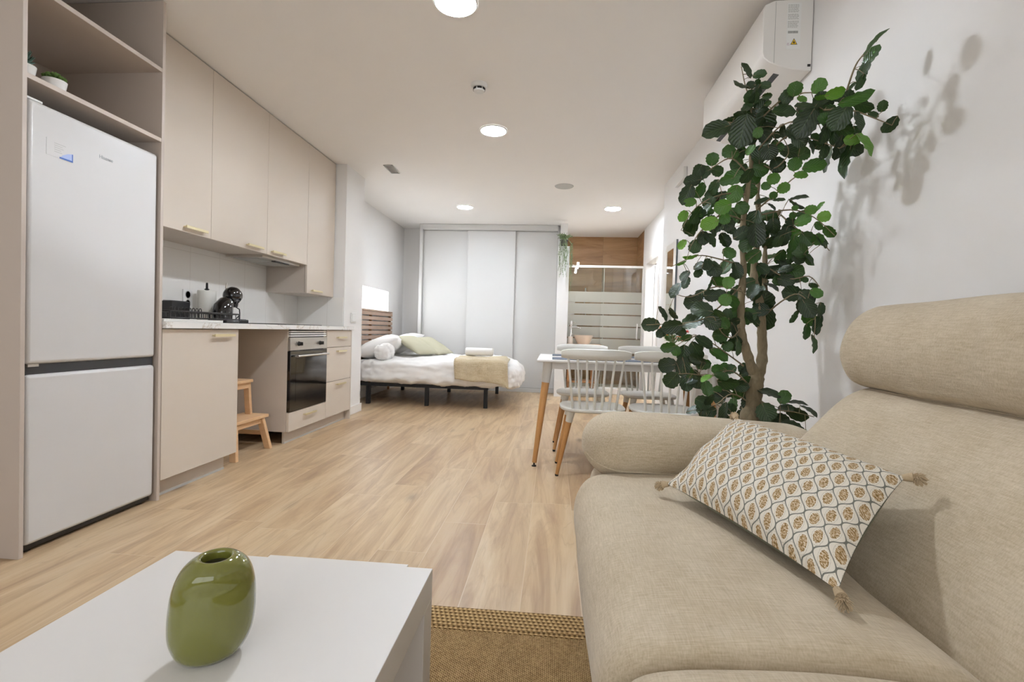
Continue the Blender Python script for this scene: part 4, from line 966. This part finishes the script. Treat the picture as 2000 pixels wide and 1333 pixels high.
for i in range(ns):
    for k in range(n): m.f.append((i * n + k, i * n + (k + 1) % n, (i + 1) * n + (k + 1) % n, (i + 1) * n + k))
ab = m.build('arm_bolster', 'sofa_fabric', t, smooth=80); weld(ab)
# seam lines: thin piping just proud of the cloth
def piping(parent, pts, r=.0025): return MB().tube(pts, r, 6).build('piping', 'sofa_fabric', parent, smooth=60)
pts = []
for i in range(3, ns - 2):
    v = vs[i * n + int(n * .595)]; pts.append((v[0], v[1] - .001, v[2]))
piping(ab, pts, .0022)
# patterned lumbar cushion: built from its four corners

pA, pB, pC, pD = Vector((.294, 1.242, .532)), Vector((.448, .786, .517)), Vector((.662, .968, .650)), Vector((.510, 1.398, .680))
cen = (pA + pB + pC + pD) / 4; nrm = (pB - pA).cross(pD - pA).normalized()
if nrm.dot(Vector((0, 0, CAMH)) - cen) < 0: nrm = -nrm
t = thing('lumbar_cushion', 'rectangular cushion printed with ochre medallions, tasselled corners, on the sofa', 'cushion', cen)
n = 40; N = n + 1
def cush(sgn, uvs):
    m = MB()
    for i in range(N):
        for j in range(N):
            u, v = i / n, j / n; a, b = 2 * u - 1, 2 * v - 1
            uu = .5 + (u - .5) * (1 - .05 * (1 - b * b) * abs(a) ** 4); vv_ = .5 + (v - .5) * (1 - .06 * (1 - a * a) * abs(b) ** 4)
            p = pA * (1 - uu) * (1 - vv_) + pB * uu * (1 - vv_) + pC * uu * vv_ + pD * (1 - uu) * vv_
            th = max(0, (1 - abs(a) ** 2.4) * (1 - abs(b) ** 2.4)) ** .6
            w = noise.noise(Vector((u * 4, v * 3, 2))) * .006 + .004 * math.sin((a * b) * 9) * (abs(a) ** 3)
            m.v.append(p + nrm * sgn * (.062 * th + (w * min(1, 4 * th) if sgn > 0 else 0) + (.001 if sgn > 0 else 0)))
    for i in range(n):
        for j in range(n): k = i * N + j; m.f.append((k, k + N, k + N + 1, k + 1))
    return m
def orient(o):
    me = o.data; ref = nrm if o.name.startswith('front') else -nrm
    tot = Vector((0, 0, 0))
    for p in me.polygons: tot += p.normal * p.area
    if tot.dot(ref) < 0:
        bm = bmesh.new(); bm.from_mesh(me); bmesh.ops.reverse_faces(bm, faces=bm.faces); bm.to_mesh(me); bm.free()
    return o
fo_ = cush(1, True).build('front_cover', 'ogee_print', t, smooth=80); uvl = fo_.data.uv_layers.new(name='UVMap')
for lp in fo_.data.loops:
    i, j = divmod(lp.vertex_index, N); uvl.data[lp.index].uv = (i / n, j / n)
orient(fo_); orient(cush(-1, False).build('back_cover', 'pillow_back', t, smooth=80))
rnd = random.Random(2)
for (c, o2) in ((pA, pC), (pB, pD), (pC, pA), (pD, pB)):
    d = (c - o2).normalized(); m = MB().tube([c - d * .004, c + d * .012], [.006, .009], 10)
    dd = (d + Vector((0, 0, -.5))).normalized()
    for k in range(110):
        r_ = Vector((rnd.gauss(0, 1), rnd.gauss(0, 1), rnd.gauss(0, 1))).normalized() * .85 + dd * .35
        q = c + d * .016; m.tube([q, q + r_ * .009, q + r_ * .015 + Vector((0, 0, -.002))], [.0012, .0011, .0007], 4)
    m.build('tassel', 'tassel', t, smooth=60)

# ================================================================== RUG, COFFEE TABLE, VASE
t = thing('jute_rug', 'brown woven jute rug with a braided paler border under the sofa', 'rug', (.1, .5, 0))
RYF, RXL = 1.537, -.95
B(RXL + .12, 1.0, -1.2, RYF - .112, .0006, .010).build('rug_field', 'jute', t)
m = MB().box(RXL, 1.05, RYF - .094, RYF, .0006, .013).box(RXL, RXL + .094, -1.2, RYF - .094, .0006, .013); m.build('braided_border', 'jute_border', t, bevel=.003)
m = MB()
for k in (0, 1): m.box(RXL + .096 + k * .011, 1.04, RYF - .104 - k * .010, RYF - .096 - k * .010, .0006, .0125)
m.build('border_cord', 'jute_border', t, bevel=.002)
CX0, CX1, CY0, CY1, CZ = -.7265, -.212, -.12, .901, .45
t = thing('coffee_table', 'low white rectangular coffee table with square legs in the foreground', 'coffee table', ((CX0 + CX1) / 2, .4, 0))
B(CX0, CX1, CY0, CY1, CZ - .055, CZ).build('tabletop', 'table_white', t, bevel=.0012)
B(-.537, -.262, CY0 + .02, CY1 + .0095, CZ - .020, CZ - .0004).build('lift_panel', 'table_white', t)
for (x, y) in ((CX0, CY0), (CX1 - .055, CY0), (CX0, CY1 - .055), (CX1 - .055, CY1 - .055)): B(x, x + .055, y, y + .055, .014, CZ - .055).build('leg', 'table_white', t, bevel=.001)
# vase: pebble-shaped, oval footprint turned towards the far right
vc = Vector((-.450, .621, CZ + .0006)); rot = math.radians(32)
t = thing('pebble_vase', 'glossy olive green pebble-shaped vase on the white coffee table', 'vase', vc)
prof = [(.0, 0), (.030, .0), (.040, .003), (.050, .012), (.0585, .030), (.061, .050), (.0608, .070), (.0588, .089), (.0538, .106), (.0465, .1185), (.0365, .1265), (.028, .1305), (.0225, .1305), (.0205, .128), (.0205, .120)]
def vx(prof):
    m = MB(); n = 56
    for r, h in prof:
        ax = .0510 * (r / .060) if r > .0 else 0; bx2 = ax * .80; h *= 1.03
        if h > .10: bx2 = ax * (.80 + .30 * min(1, (h - .10) / .035))
        sh = .006 * (h / .13)
        for k in range(n):
            a = 2 * PI * k / n; x, y = ax * math.cos(a) + sh, bx2 * math.sin(a)
            m.v.append(Vector((vc.x + x * math.cos(rot) - y * math.sin(rot), vc.y + x * math.sin(rot) + y * math.cos(rot), vc.z + h)))
    for i in range(len(prof) - 1):
        for k in range(n): m.f.append((i * n + k, i * n + (k + 1) % n, (i + 1) * n + (k + 1) % n, (i + 1) * n + k))
    return m
fine = []
for (a, b, c, d) in zip([prof[0]] + prof, prof, prof[1:], prof[2:] + [prof[-1]]):
    for k in range(4):
        u = k / 4; fine.append(tuple(.5 * ((2 * b[q]) + (c[q] - a[q]) * u + (2 * a[q] - 5 * b[q] + 4 * c[q] - d[q]) * u * u + (3 * b[q] - a[q] - 3 * c[q] + d[q]) * u ** 3) for q in (0, 1)))
fine.append(prof[-1]); fine = [(max(0, r), max(0, h)) for r, h in fine]
vx(fine).build('body', 'vase_green', t, smooth=60)
vx([(.0205, .1205), (.022, .09), (.03, .05), (.03, .01), (0, .01)]).build('inside', 'vase_inside', t, smooth=60)

# ================================================================== TALL PLANT
PX, PY = .825, 2.10
t = thing('tall_plant', 'tall leafy artificial tree with twin stems standing behind the sofa arm', 'potted plant', (PX, PY, 0))
MB().lathe([(0, 0), (.085, 0), (.11, .02), (.135, .24), (.138, .26), (.128, .26), (.122, .23), (0, .23)], (PX, PY, 0), 40).build('pot', 'pot_dark', t, smooth=45)
MB().lathe([(0, .236), (.122, .236)], (PX, PY, 0), 32).build('soil', 'soil', t)
def warp(px, yy): return 1.60 + (yy - 1.55) * 1.32 + max(0, 1450 - px) * .0008
def clampx(px, py, yy):
    q = at(px, py, y=yy)
    while q.x > XR - .05: yy -= .01; q = at(px, py, y=yy)
    return q
def pl(pts, ys):   # polyline through photographed points, each at its own distance into the room
    if isinstance(ys, (int, float)): ys = [ys] * len(pts)
    return [clampx(p[0], p[1], warp(p[0], yy)) for p, yy in zip(pts, ys)]
def smoothl(P_, per=5):
    out = []
    for i in range(len(P_) - 1):
        a, b, c, d = P_[max(i - 1, 0)], P_[i], P_[i + 1], P_[min(i + 2, len(P_) - 1)]
        for k in range(per):
            u = k / per; out.append(.5 * ((2 * b) + (c - a) * u + (2 * a - 5 * b + 4 * c - d) * u * u + (3 * b - a - 3 * c + d) * u ** 3))
    return out + [P_[-1]]
base = Vector((PX, PY, .235)); low = at(1462, 850, y=2.09)
tk = MB(); rn = random.Random(4)
def trunk(pts, r0, r1):
    P_ = smoothl(pts, 7); n_ = len(P_); rad = [r0 + (r1 - r0) * i / (n_ - 1) + .0015 * math.sin(i * 1.9) + rn.uniform(-.0012, .0012) for i in range(n_)]; tk.tube(P_, rad, 14)
main = [base, low] + pl([(1468, 790), (1474, 752), (1478, 726)], [1.96, 1.95, 1.95])
trunk(main, .044, .030)
left = pl([(1478, 745), (1462, 700), (1449, 655), (1447, 600), (1452, 520), (1451, 440), (1462, 360), (1470, 290), (1472, 240)], [1.95, 1.94, 1.93, 1.94, 1.95, 1.93, 1.9, 1.88, 1.86])
right = pl([(1478, 745), (1488, 705), (1488, 650), (1484, 590), (1472, 530), (1482, 450), (1480, 380), (1484, 320)], [1.95, 1.96, 1.97, 1.96, 1.97, 1.97, 1.96, 1.95])
third = pl([(1487, 660), (1492, 600), (1494, 540), (1497, 470), (1524, 410)], [1.97, 1.99, 2.0, 2.0, 1.98])
trunk(left, .021, .006); trunk(right, .024, .006); trunk(third, .014, .006)
tk.build('trunk', 'bark', t, smooth=60)
br = MB(); twigs = []
def branch(pts, ys, r=.0035):
    P_ = smoothl(pl(pts, ys), 4); br.tube(P_, [r * (1 - .6 * i / (len(P_) - 1)) for i in range(len(P_))], 6); twigs.extend(P_)
for a in (([(1470, 250), (1520, 200), (1560, 183), (1610, 182), (1650, 190)], [1.87, 1.8, 1.74, 1.68, 1.62]), ([(1650, 190), (1668, 135), (1685, 108), (1722, 66)], [1.62, 1.58, 1.56, 1.53]),
          ([(1610, 215), (1660, 215), (1700, 228), (1742, 245)], [1.68, 1.64, 1.62, 1.60]), ([(1475, 300), (1520, 250), (1565, 235), (1620, 240)], [1.88, 1.8, 1.72, 1.66]),
          ([(1510, 290), (1540, 265), (1580, 270), (1640, 290)], [1.84, 1.76, 1.7, 1.66]), ([(1478, 410), (1520, 375), (1555, 345), (1600, 325)], [1.93, 1.87, 1.83, 1.8]),
          ([(1485, 420), (1545, 410), (1590, 425), (1630, 460)], [1.94, 1.86, 1.82, 1.79]), ([(1525, 420), (1560, 450), (1600, 470), (1620, 490)], [1.95, 1.9, 1.86, 1.84]),
          ([(1462, 340), (1430, 310), (1400, 322), (1370, 345)], [1.88, 1.86, 1.85, 1.86]), ([(1455, 380), (1410, 380), (1360, 405), (1330, 450)], [1.9, 1.84, 1.8, 1.8]),
          ([(1450, 430), (1410, 420), (1370, 450), (1350, 480)], [1.92, 1.84, 1.78, 1.76]), ([(1450, 520), (1400, 505), (1360, 500), (1310, 522)], [1.94, 1.9, 1.86, 1.82]),
          ([(1447, 560), (1405, 600), (1360, 628), (1262, 635)], [1.94, 1.86, 1.8, 1.76]), ([(1450, 570), (1400, 560), (1350, 580), (1320, 575)], [1.93, 1.9, 1.88, 1.86]),
          ([(1452, 715), (1425, 695), (1390, 670), (1360, 655)], [1.93, 1.88, 1.82, 1.78]), ([(1470, 760), (1430, 725), (1390, 735), (1340, 730), (1300, 735)], [1.94, 1.88, 1.82, 1.76, 1.72]),
          ([(1468, 790), (1430, 770), (1400, 790), (1370, 800)], [1.95, 1.9, 1.86, 1.83]), ([(1490, 620), (1525, 590), (1560, 575), (1590, 610), (1590, 660)], [1.97, 1.9, 1.86, 1.82, 1.8]),
          ([(1495, 520), (1540, 545), (1580, 540), (1600, 560)], [1.98, 1.92, 1.88, 1.85]), ([(1480, 780), (1515, 800), (1550, 805), (1590, 815)], [1.95, 1.9, 1.88, 1.86]),
          ([(1470, 260), (1465, 200), (1455, 165), (1448, 130)], [1.86, 1.84, 1.83, 1.82]), ([(1468, 270), (1430, 240), (1390, 245), (1380, 255)], [1.86, 1.82, 1.8, 1.8]),
          ([(1475, 310), (1510, 330), (1540, 300), (1530, 270)], [1.9, 1.86, 1.82, 1.8]), ([(1447, 640), (1430, 660), (1410, 650), (1395, 620)], [1.93, 1.86, 1.8, 1.76])):
    branch(*a)
# leaves read off the photo: crop origin, scale, then (x, y, length, width, direction of the tip, tone with its light painted in)
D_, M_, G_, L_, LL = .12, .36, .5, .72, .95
LEAVES = []
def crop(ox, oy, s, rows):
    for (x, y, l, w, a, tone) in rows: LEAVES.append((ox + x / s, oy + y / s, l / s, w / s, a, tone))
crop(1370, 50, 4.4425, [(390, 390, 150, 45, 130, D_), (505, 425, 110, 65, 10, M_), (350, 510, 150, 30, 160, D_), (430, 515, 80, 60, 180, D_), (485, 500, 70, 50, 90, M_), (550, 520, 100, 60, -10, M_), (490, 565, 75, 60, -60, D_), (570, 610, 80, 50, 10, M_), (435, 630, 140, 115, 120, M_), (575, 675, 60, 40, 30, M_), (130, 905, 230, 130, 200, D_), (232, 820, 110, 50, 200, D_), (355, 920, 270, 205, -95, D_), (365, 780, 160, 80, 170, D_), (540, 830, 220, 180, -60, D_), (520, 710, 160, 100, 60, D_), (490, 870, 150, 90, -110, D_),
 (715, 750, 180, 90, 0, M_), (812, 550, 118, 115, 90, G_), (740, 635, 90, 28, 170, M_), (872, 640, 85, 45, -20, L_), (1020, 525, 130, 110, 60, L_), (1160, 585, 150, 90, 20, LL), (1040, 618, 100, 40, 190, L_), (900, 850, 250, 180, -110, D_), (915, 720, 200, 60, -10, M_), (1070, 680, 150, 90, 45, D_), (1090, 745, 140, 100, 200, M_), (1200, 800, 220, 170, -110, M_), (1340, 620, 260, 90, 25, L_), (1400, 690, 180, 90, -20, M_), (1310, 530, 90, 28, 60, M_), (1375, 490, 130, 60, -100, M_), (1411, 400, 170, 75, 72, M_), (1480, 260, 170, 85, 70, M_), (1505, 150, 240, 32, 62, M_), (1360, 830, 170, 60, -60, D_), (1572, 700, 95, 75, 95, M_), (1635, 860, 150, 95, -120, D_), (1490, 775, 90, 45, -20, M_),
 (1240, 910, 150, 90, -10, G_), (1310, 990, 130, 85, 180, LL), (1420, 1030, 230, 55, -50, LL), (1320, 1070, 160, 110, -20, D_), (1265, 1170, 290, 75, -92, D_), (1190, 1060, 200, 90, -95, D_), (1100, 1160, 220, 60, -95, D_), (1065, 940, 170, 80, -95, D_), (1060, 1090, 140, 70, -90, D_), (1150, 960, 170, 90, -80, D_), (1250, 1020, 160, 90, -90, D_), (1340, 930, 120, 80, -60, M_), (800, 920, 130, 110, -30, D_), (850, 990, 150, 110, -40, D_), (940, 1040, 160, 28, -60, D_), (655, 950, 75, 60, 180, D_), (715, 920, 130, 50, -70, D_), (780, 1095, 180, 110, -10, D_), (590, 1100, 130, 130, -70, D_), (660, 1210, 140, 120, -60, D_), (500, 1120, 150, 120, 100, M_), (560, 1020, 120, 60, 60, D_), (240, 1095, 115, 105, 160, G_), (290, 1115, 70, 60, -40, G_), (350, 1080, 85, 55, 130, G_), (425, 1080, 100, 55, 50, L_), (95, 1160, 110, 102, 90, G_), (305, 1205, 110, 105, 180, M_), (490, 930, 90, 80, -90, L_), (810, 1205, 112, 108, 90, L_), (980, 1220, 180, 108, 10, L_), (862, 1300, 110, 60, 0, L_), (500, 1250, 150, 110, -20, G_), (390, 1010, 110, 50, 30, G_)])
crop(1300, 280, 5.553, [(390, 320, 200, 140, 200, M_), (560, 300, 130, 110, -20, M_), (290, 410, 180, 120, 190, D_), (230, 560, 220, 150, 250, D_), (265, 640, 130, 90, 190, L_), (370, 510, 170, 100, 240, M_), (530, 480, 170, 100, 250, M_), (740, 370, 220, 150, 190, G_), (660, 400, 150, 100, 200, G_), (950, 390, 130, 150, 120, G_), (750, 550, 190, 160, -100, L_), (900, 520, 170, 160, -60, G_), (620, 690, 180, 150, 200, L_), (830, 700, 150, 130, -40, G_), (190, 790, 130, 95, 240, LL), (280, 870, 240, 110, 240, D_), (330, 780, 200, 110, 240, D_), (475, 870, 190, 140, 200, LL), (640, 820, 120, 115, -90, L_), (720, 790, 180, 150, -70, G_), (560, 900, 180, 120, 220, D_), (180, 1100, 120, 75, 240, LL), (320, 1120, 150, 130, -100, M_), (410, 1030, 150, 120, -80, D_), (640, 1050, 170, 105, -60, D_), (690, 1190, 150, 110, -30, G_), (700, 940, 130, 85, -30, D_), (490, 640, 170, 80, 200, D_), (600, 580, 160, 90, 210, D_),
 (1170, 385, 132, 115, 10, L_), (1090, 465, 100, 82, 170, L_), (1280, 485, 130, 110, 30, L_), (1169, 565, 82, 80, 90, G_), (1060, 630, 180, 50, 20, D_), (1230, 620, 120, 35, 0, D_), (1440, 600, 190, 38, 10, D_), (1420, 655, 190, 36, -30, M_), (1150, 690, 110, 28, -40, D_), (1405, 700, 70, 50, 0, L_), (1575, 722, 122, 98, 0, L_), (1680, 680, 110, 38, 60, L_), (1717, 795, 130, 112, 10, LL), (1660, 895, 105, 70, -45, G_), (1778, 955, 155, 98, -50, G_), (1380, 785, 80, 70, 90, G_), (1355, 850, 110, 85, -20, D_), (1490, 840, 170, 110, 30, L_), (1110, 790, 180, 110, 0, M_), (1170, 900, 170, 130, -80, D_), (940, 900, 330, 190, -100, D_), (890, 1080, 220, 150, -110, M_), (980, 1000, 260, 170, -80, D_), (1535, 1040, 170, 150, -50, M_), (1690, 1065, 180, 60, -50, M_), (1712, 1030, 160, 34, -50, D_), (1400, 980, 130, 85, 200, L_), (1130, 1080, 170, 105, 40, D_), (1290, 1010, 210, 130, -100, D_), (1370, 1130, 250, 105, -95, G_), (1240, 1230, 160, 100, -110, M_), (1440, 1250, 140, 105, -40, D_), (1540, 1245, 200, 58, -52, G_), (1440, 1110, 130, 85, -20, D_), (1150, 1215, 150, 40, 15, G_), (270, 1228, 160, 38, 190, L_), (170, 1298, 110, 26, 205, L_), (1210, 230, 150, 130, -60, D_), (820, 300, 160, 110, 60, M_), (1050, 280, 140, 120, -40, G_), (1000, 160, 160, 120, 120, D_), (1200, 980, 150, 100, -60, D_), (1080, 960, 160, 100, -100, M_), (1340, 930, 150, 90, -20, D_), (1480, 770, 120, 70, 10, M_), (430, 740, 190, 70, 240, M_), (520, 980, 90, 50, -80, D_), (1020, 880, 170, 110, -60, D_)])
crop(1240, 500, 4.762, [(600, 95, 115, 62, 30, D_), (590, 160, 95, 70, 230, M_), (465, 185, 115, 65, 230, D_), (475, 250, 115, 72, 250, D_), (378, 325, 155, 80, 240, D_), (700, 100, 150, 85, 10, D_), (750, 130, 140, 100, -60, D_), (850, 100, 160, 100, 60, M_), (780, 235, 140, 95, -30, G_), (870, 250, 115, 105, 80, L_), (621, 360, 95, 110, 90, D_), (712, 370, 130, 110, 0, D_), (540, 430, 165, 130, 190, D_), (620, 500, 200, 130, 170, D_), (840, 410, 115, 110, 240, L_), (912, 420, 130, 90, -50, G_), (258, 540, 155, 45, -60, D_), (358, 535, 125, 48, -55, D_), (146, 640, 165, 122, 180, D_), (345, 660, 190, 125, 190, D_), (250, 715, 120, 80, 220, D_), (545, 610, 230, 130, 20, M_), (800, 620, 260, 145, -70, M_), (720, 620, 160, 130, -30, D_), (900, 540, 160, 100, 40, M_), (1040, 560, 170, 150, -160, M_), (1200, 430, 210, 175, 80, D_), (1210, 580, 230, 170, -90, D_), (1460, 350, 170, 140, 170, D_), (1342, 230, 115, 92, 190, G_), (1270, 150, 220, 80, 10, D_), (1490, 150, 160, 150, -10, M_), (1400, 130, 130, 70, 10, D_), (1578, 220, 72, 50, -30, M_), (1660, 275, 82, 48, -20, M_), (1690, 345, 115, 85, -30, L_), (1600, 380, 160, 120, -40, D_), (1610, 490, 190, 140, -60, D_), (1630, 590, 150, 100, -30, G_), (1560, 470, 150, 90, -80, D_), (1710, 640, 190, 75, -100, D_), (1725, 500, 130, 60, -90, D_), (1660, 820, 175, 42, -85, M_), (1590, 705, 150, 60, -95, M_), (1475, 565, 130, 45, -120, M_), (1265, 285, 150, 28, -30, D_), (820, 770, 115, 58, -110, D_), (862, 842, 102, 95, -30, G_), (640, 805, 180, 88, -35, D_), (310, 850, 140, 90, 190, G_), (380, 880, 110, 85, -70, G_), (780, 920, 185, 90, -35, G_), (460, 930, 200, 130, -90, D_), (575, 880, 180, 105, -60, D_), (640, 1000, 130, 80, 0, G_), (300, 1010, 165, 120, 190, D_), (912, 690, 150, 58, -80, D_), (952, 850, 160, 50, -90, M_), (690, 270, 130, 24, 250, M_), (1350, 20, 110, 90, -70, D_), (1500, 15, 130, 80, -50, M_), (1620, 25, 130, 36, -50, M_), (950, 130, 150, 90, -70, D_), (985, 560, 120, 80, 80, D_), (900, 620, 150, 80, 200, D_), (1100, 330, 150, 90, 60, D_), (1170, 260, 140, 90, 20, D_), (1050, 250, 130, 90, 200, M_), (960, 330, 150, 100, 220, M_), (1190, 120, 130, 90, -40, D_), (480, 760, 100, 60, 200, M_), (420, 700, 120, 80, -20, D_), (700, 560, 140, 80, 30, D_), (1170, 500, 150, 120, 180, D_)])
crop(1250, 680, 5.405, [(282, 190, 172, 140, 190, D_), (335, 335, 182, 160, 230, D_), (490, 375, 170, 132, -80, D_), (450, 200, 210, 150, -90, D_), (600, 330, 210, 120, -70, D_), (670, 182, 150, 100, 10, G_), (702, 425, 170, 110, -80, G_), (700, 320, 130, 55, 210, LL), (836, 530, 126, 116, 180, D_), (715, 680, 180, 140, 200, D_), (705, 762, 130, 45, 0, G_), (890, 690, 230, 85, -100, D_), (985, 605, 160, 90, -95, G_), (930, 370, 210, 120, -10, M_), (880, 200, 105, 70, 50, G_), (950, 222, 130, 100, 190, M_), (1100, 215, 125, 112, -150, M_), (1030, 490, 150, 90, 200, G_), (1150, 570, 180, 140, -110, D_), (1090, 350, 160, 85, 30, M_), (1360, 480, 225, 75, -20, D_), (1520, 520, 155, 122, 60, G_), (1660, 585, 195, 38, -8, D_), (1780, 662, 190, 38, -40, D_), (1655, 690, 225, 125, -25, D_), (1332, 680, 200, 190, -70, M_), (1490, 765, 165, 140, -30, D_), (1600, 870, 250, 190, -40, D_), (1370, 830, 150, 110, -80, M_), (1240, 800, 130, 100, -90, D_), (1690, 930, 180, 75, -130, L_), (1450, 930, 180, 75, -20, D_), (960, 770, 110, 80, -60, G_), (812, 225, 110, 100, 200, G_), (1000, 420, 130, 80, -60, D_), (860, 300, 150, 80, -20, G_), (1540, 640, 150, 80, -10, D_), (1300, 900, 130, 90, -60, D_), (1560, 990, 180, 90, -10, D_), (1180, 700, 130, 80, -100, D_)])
leaf = MB(); tones = []; uvs = []; rnd = random.Random(11)
def add_leaf(c, a, b, nn, L, Wd, tone, curl):
    # scalloped oval blade folded a little along its midrib
    nr = 9; o = len(leaf.v)
    for i in range(nr + 1):
        f = i / nr; x = (f - .5) * L; wv = Wd / 2 * (max(0, 1 - (2 * f - 1) ** 2) ** .5) * (1 + .12 * (f - .5)); sc = 1 + (.07 if i % 2 else -.05)
        drop = -curl * L * (2 * f - 1) ** 2
        for j, sv in enumerate((-1, -.5, 0, .5, 1)):
            y = sv * wv * (sc if abs(sv) == 1 else 1); z = drop + abs(sv) * wv * .22 + (.02 * L * math.sin(i * 2.2) if abs(sv) == 1 else 0)
            leaf.v.append(c + a * x + b * y + nn * z); uvs.append((.5 + sv * .5, f)); tones.append(tone)
    for i in range(nr):
        for j in range(4): k = o + i * 5 + j; leaf.f.append((k, k + 5, k + 6, k + 1))
tp = [Vector(p) for p in left + right]
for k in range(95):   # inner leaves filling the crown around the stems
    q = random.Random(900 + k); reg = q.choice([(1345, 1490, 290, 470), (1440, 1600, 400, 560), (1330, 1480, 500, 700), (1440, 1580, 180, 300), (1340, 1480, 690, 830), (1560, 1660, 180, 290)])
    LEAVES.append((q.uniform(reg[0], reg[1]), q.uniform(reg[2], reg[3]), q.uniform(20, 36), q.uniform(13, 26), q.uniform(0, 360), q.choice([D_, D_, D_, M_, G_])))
for i, (px, py, L, Wd, ang, tone) in enumerate(LEAVES):
    cx_ = min(range(len(twigs)), key=lambda k: ((at(px, py, y=twigs[k].y) - twigs[k]).length))
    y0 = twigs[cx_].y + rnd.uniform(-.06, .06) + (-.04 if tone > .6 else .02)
    rx = at(px, py, y=y0)
    while rx.x > XR - .06: y0 -= .01; rx = at(px, py, y=y0)
    c = rx; dep = (c - Vector((0, 0, CAMH))).dot(_fwd); k = dep / F; vd = (c - Vector((0, 0, CAMH))).normalized()
    Rr = (_rt - vd * _rt.dot(vd)).normalized(); Uu = Rr.cross(vd).normalized()
    if Uu.dot(_up) < 0: Uu = -Uu
    an = math.radians(ang); a = Rr * math.cos(an) + Uu * math.sin(an); s2 = Rr * -math.sin(an) + Uu * math.cos(an)
    tl = rnd.uniform(-.35, .35); a3 = (a * math.cos(tl) + vd * math.sin(tl)); Lr = L * k / math.cos(tl)
    nat = max(Wd * k, Lr * .68); cs = min(1, Wd * k / nat); sg = rnd.choice((-1, 1)) if cs > .8 else (1 if rnd.random() < .7 else -1)
    b3 = (s2 * cs + vd * sg * math.sqrt(max(0, 1 - cs * cs))); b3 = (b3 - a3 * b3.dot(a3)).normalized(); nn = a3.cross(b3).normalized()
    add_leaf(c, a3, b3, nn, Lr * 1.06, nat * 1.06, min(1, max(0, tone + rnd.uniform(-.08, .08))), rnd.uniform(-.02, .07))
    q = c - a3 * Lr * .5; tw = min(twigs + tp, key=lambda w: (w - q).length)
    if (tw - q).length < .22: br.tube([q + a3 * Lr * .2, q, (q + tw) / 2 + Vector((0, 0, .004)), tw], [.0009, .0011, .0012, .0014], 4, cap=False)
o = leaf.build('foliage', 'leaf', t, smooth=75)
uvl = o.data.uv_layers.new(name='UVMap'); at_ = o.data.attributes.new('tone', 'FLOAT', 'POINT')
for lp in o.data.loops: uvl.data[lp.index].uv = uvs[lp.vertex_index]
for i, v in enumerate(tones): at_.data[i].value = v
br.build('twigs', 'bark', t, smooth=60)

for o in bpy.data.objects:
    if '_o' in o.keys(): del o['_o']
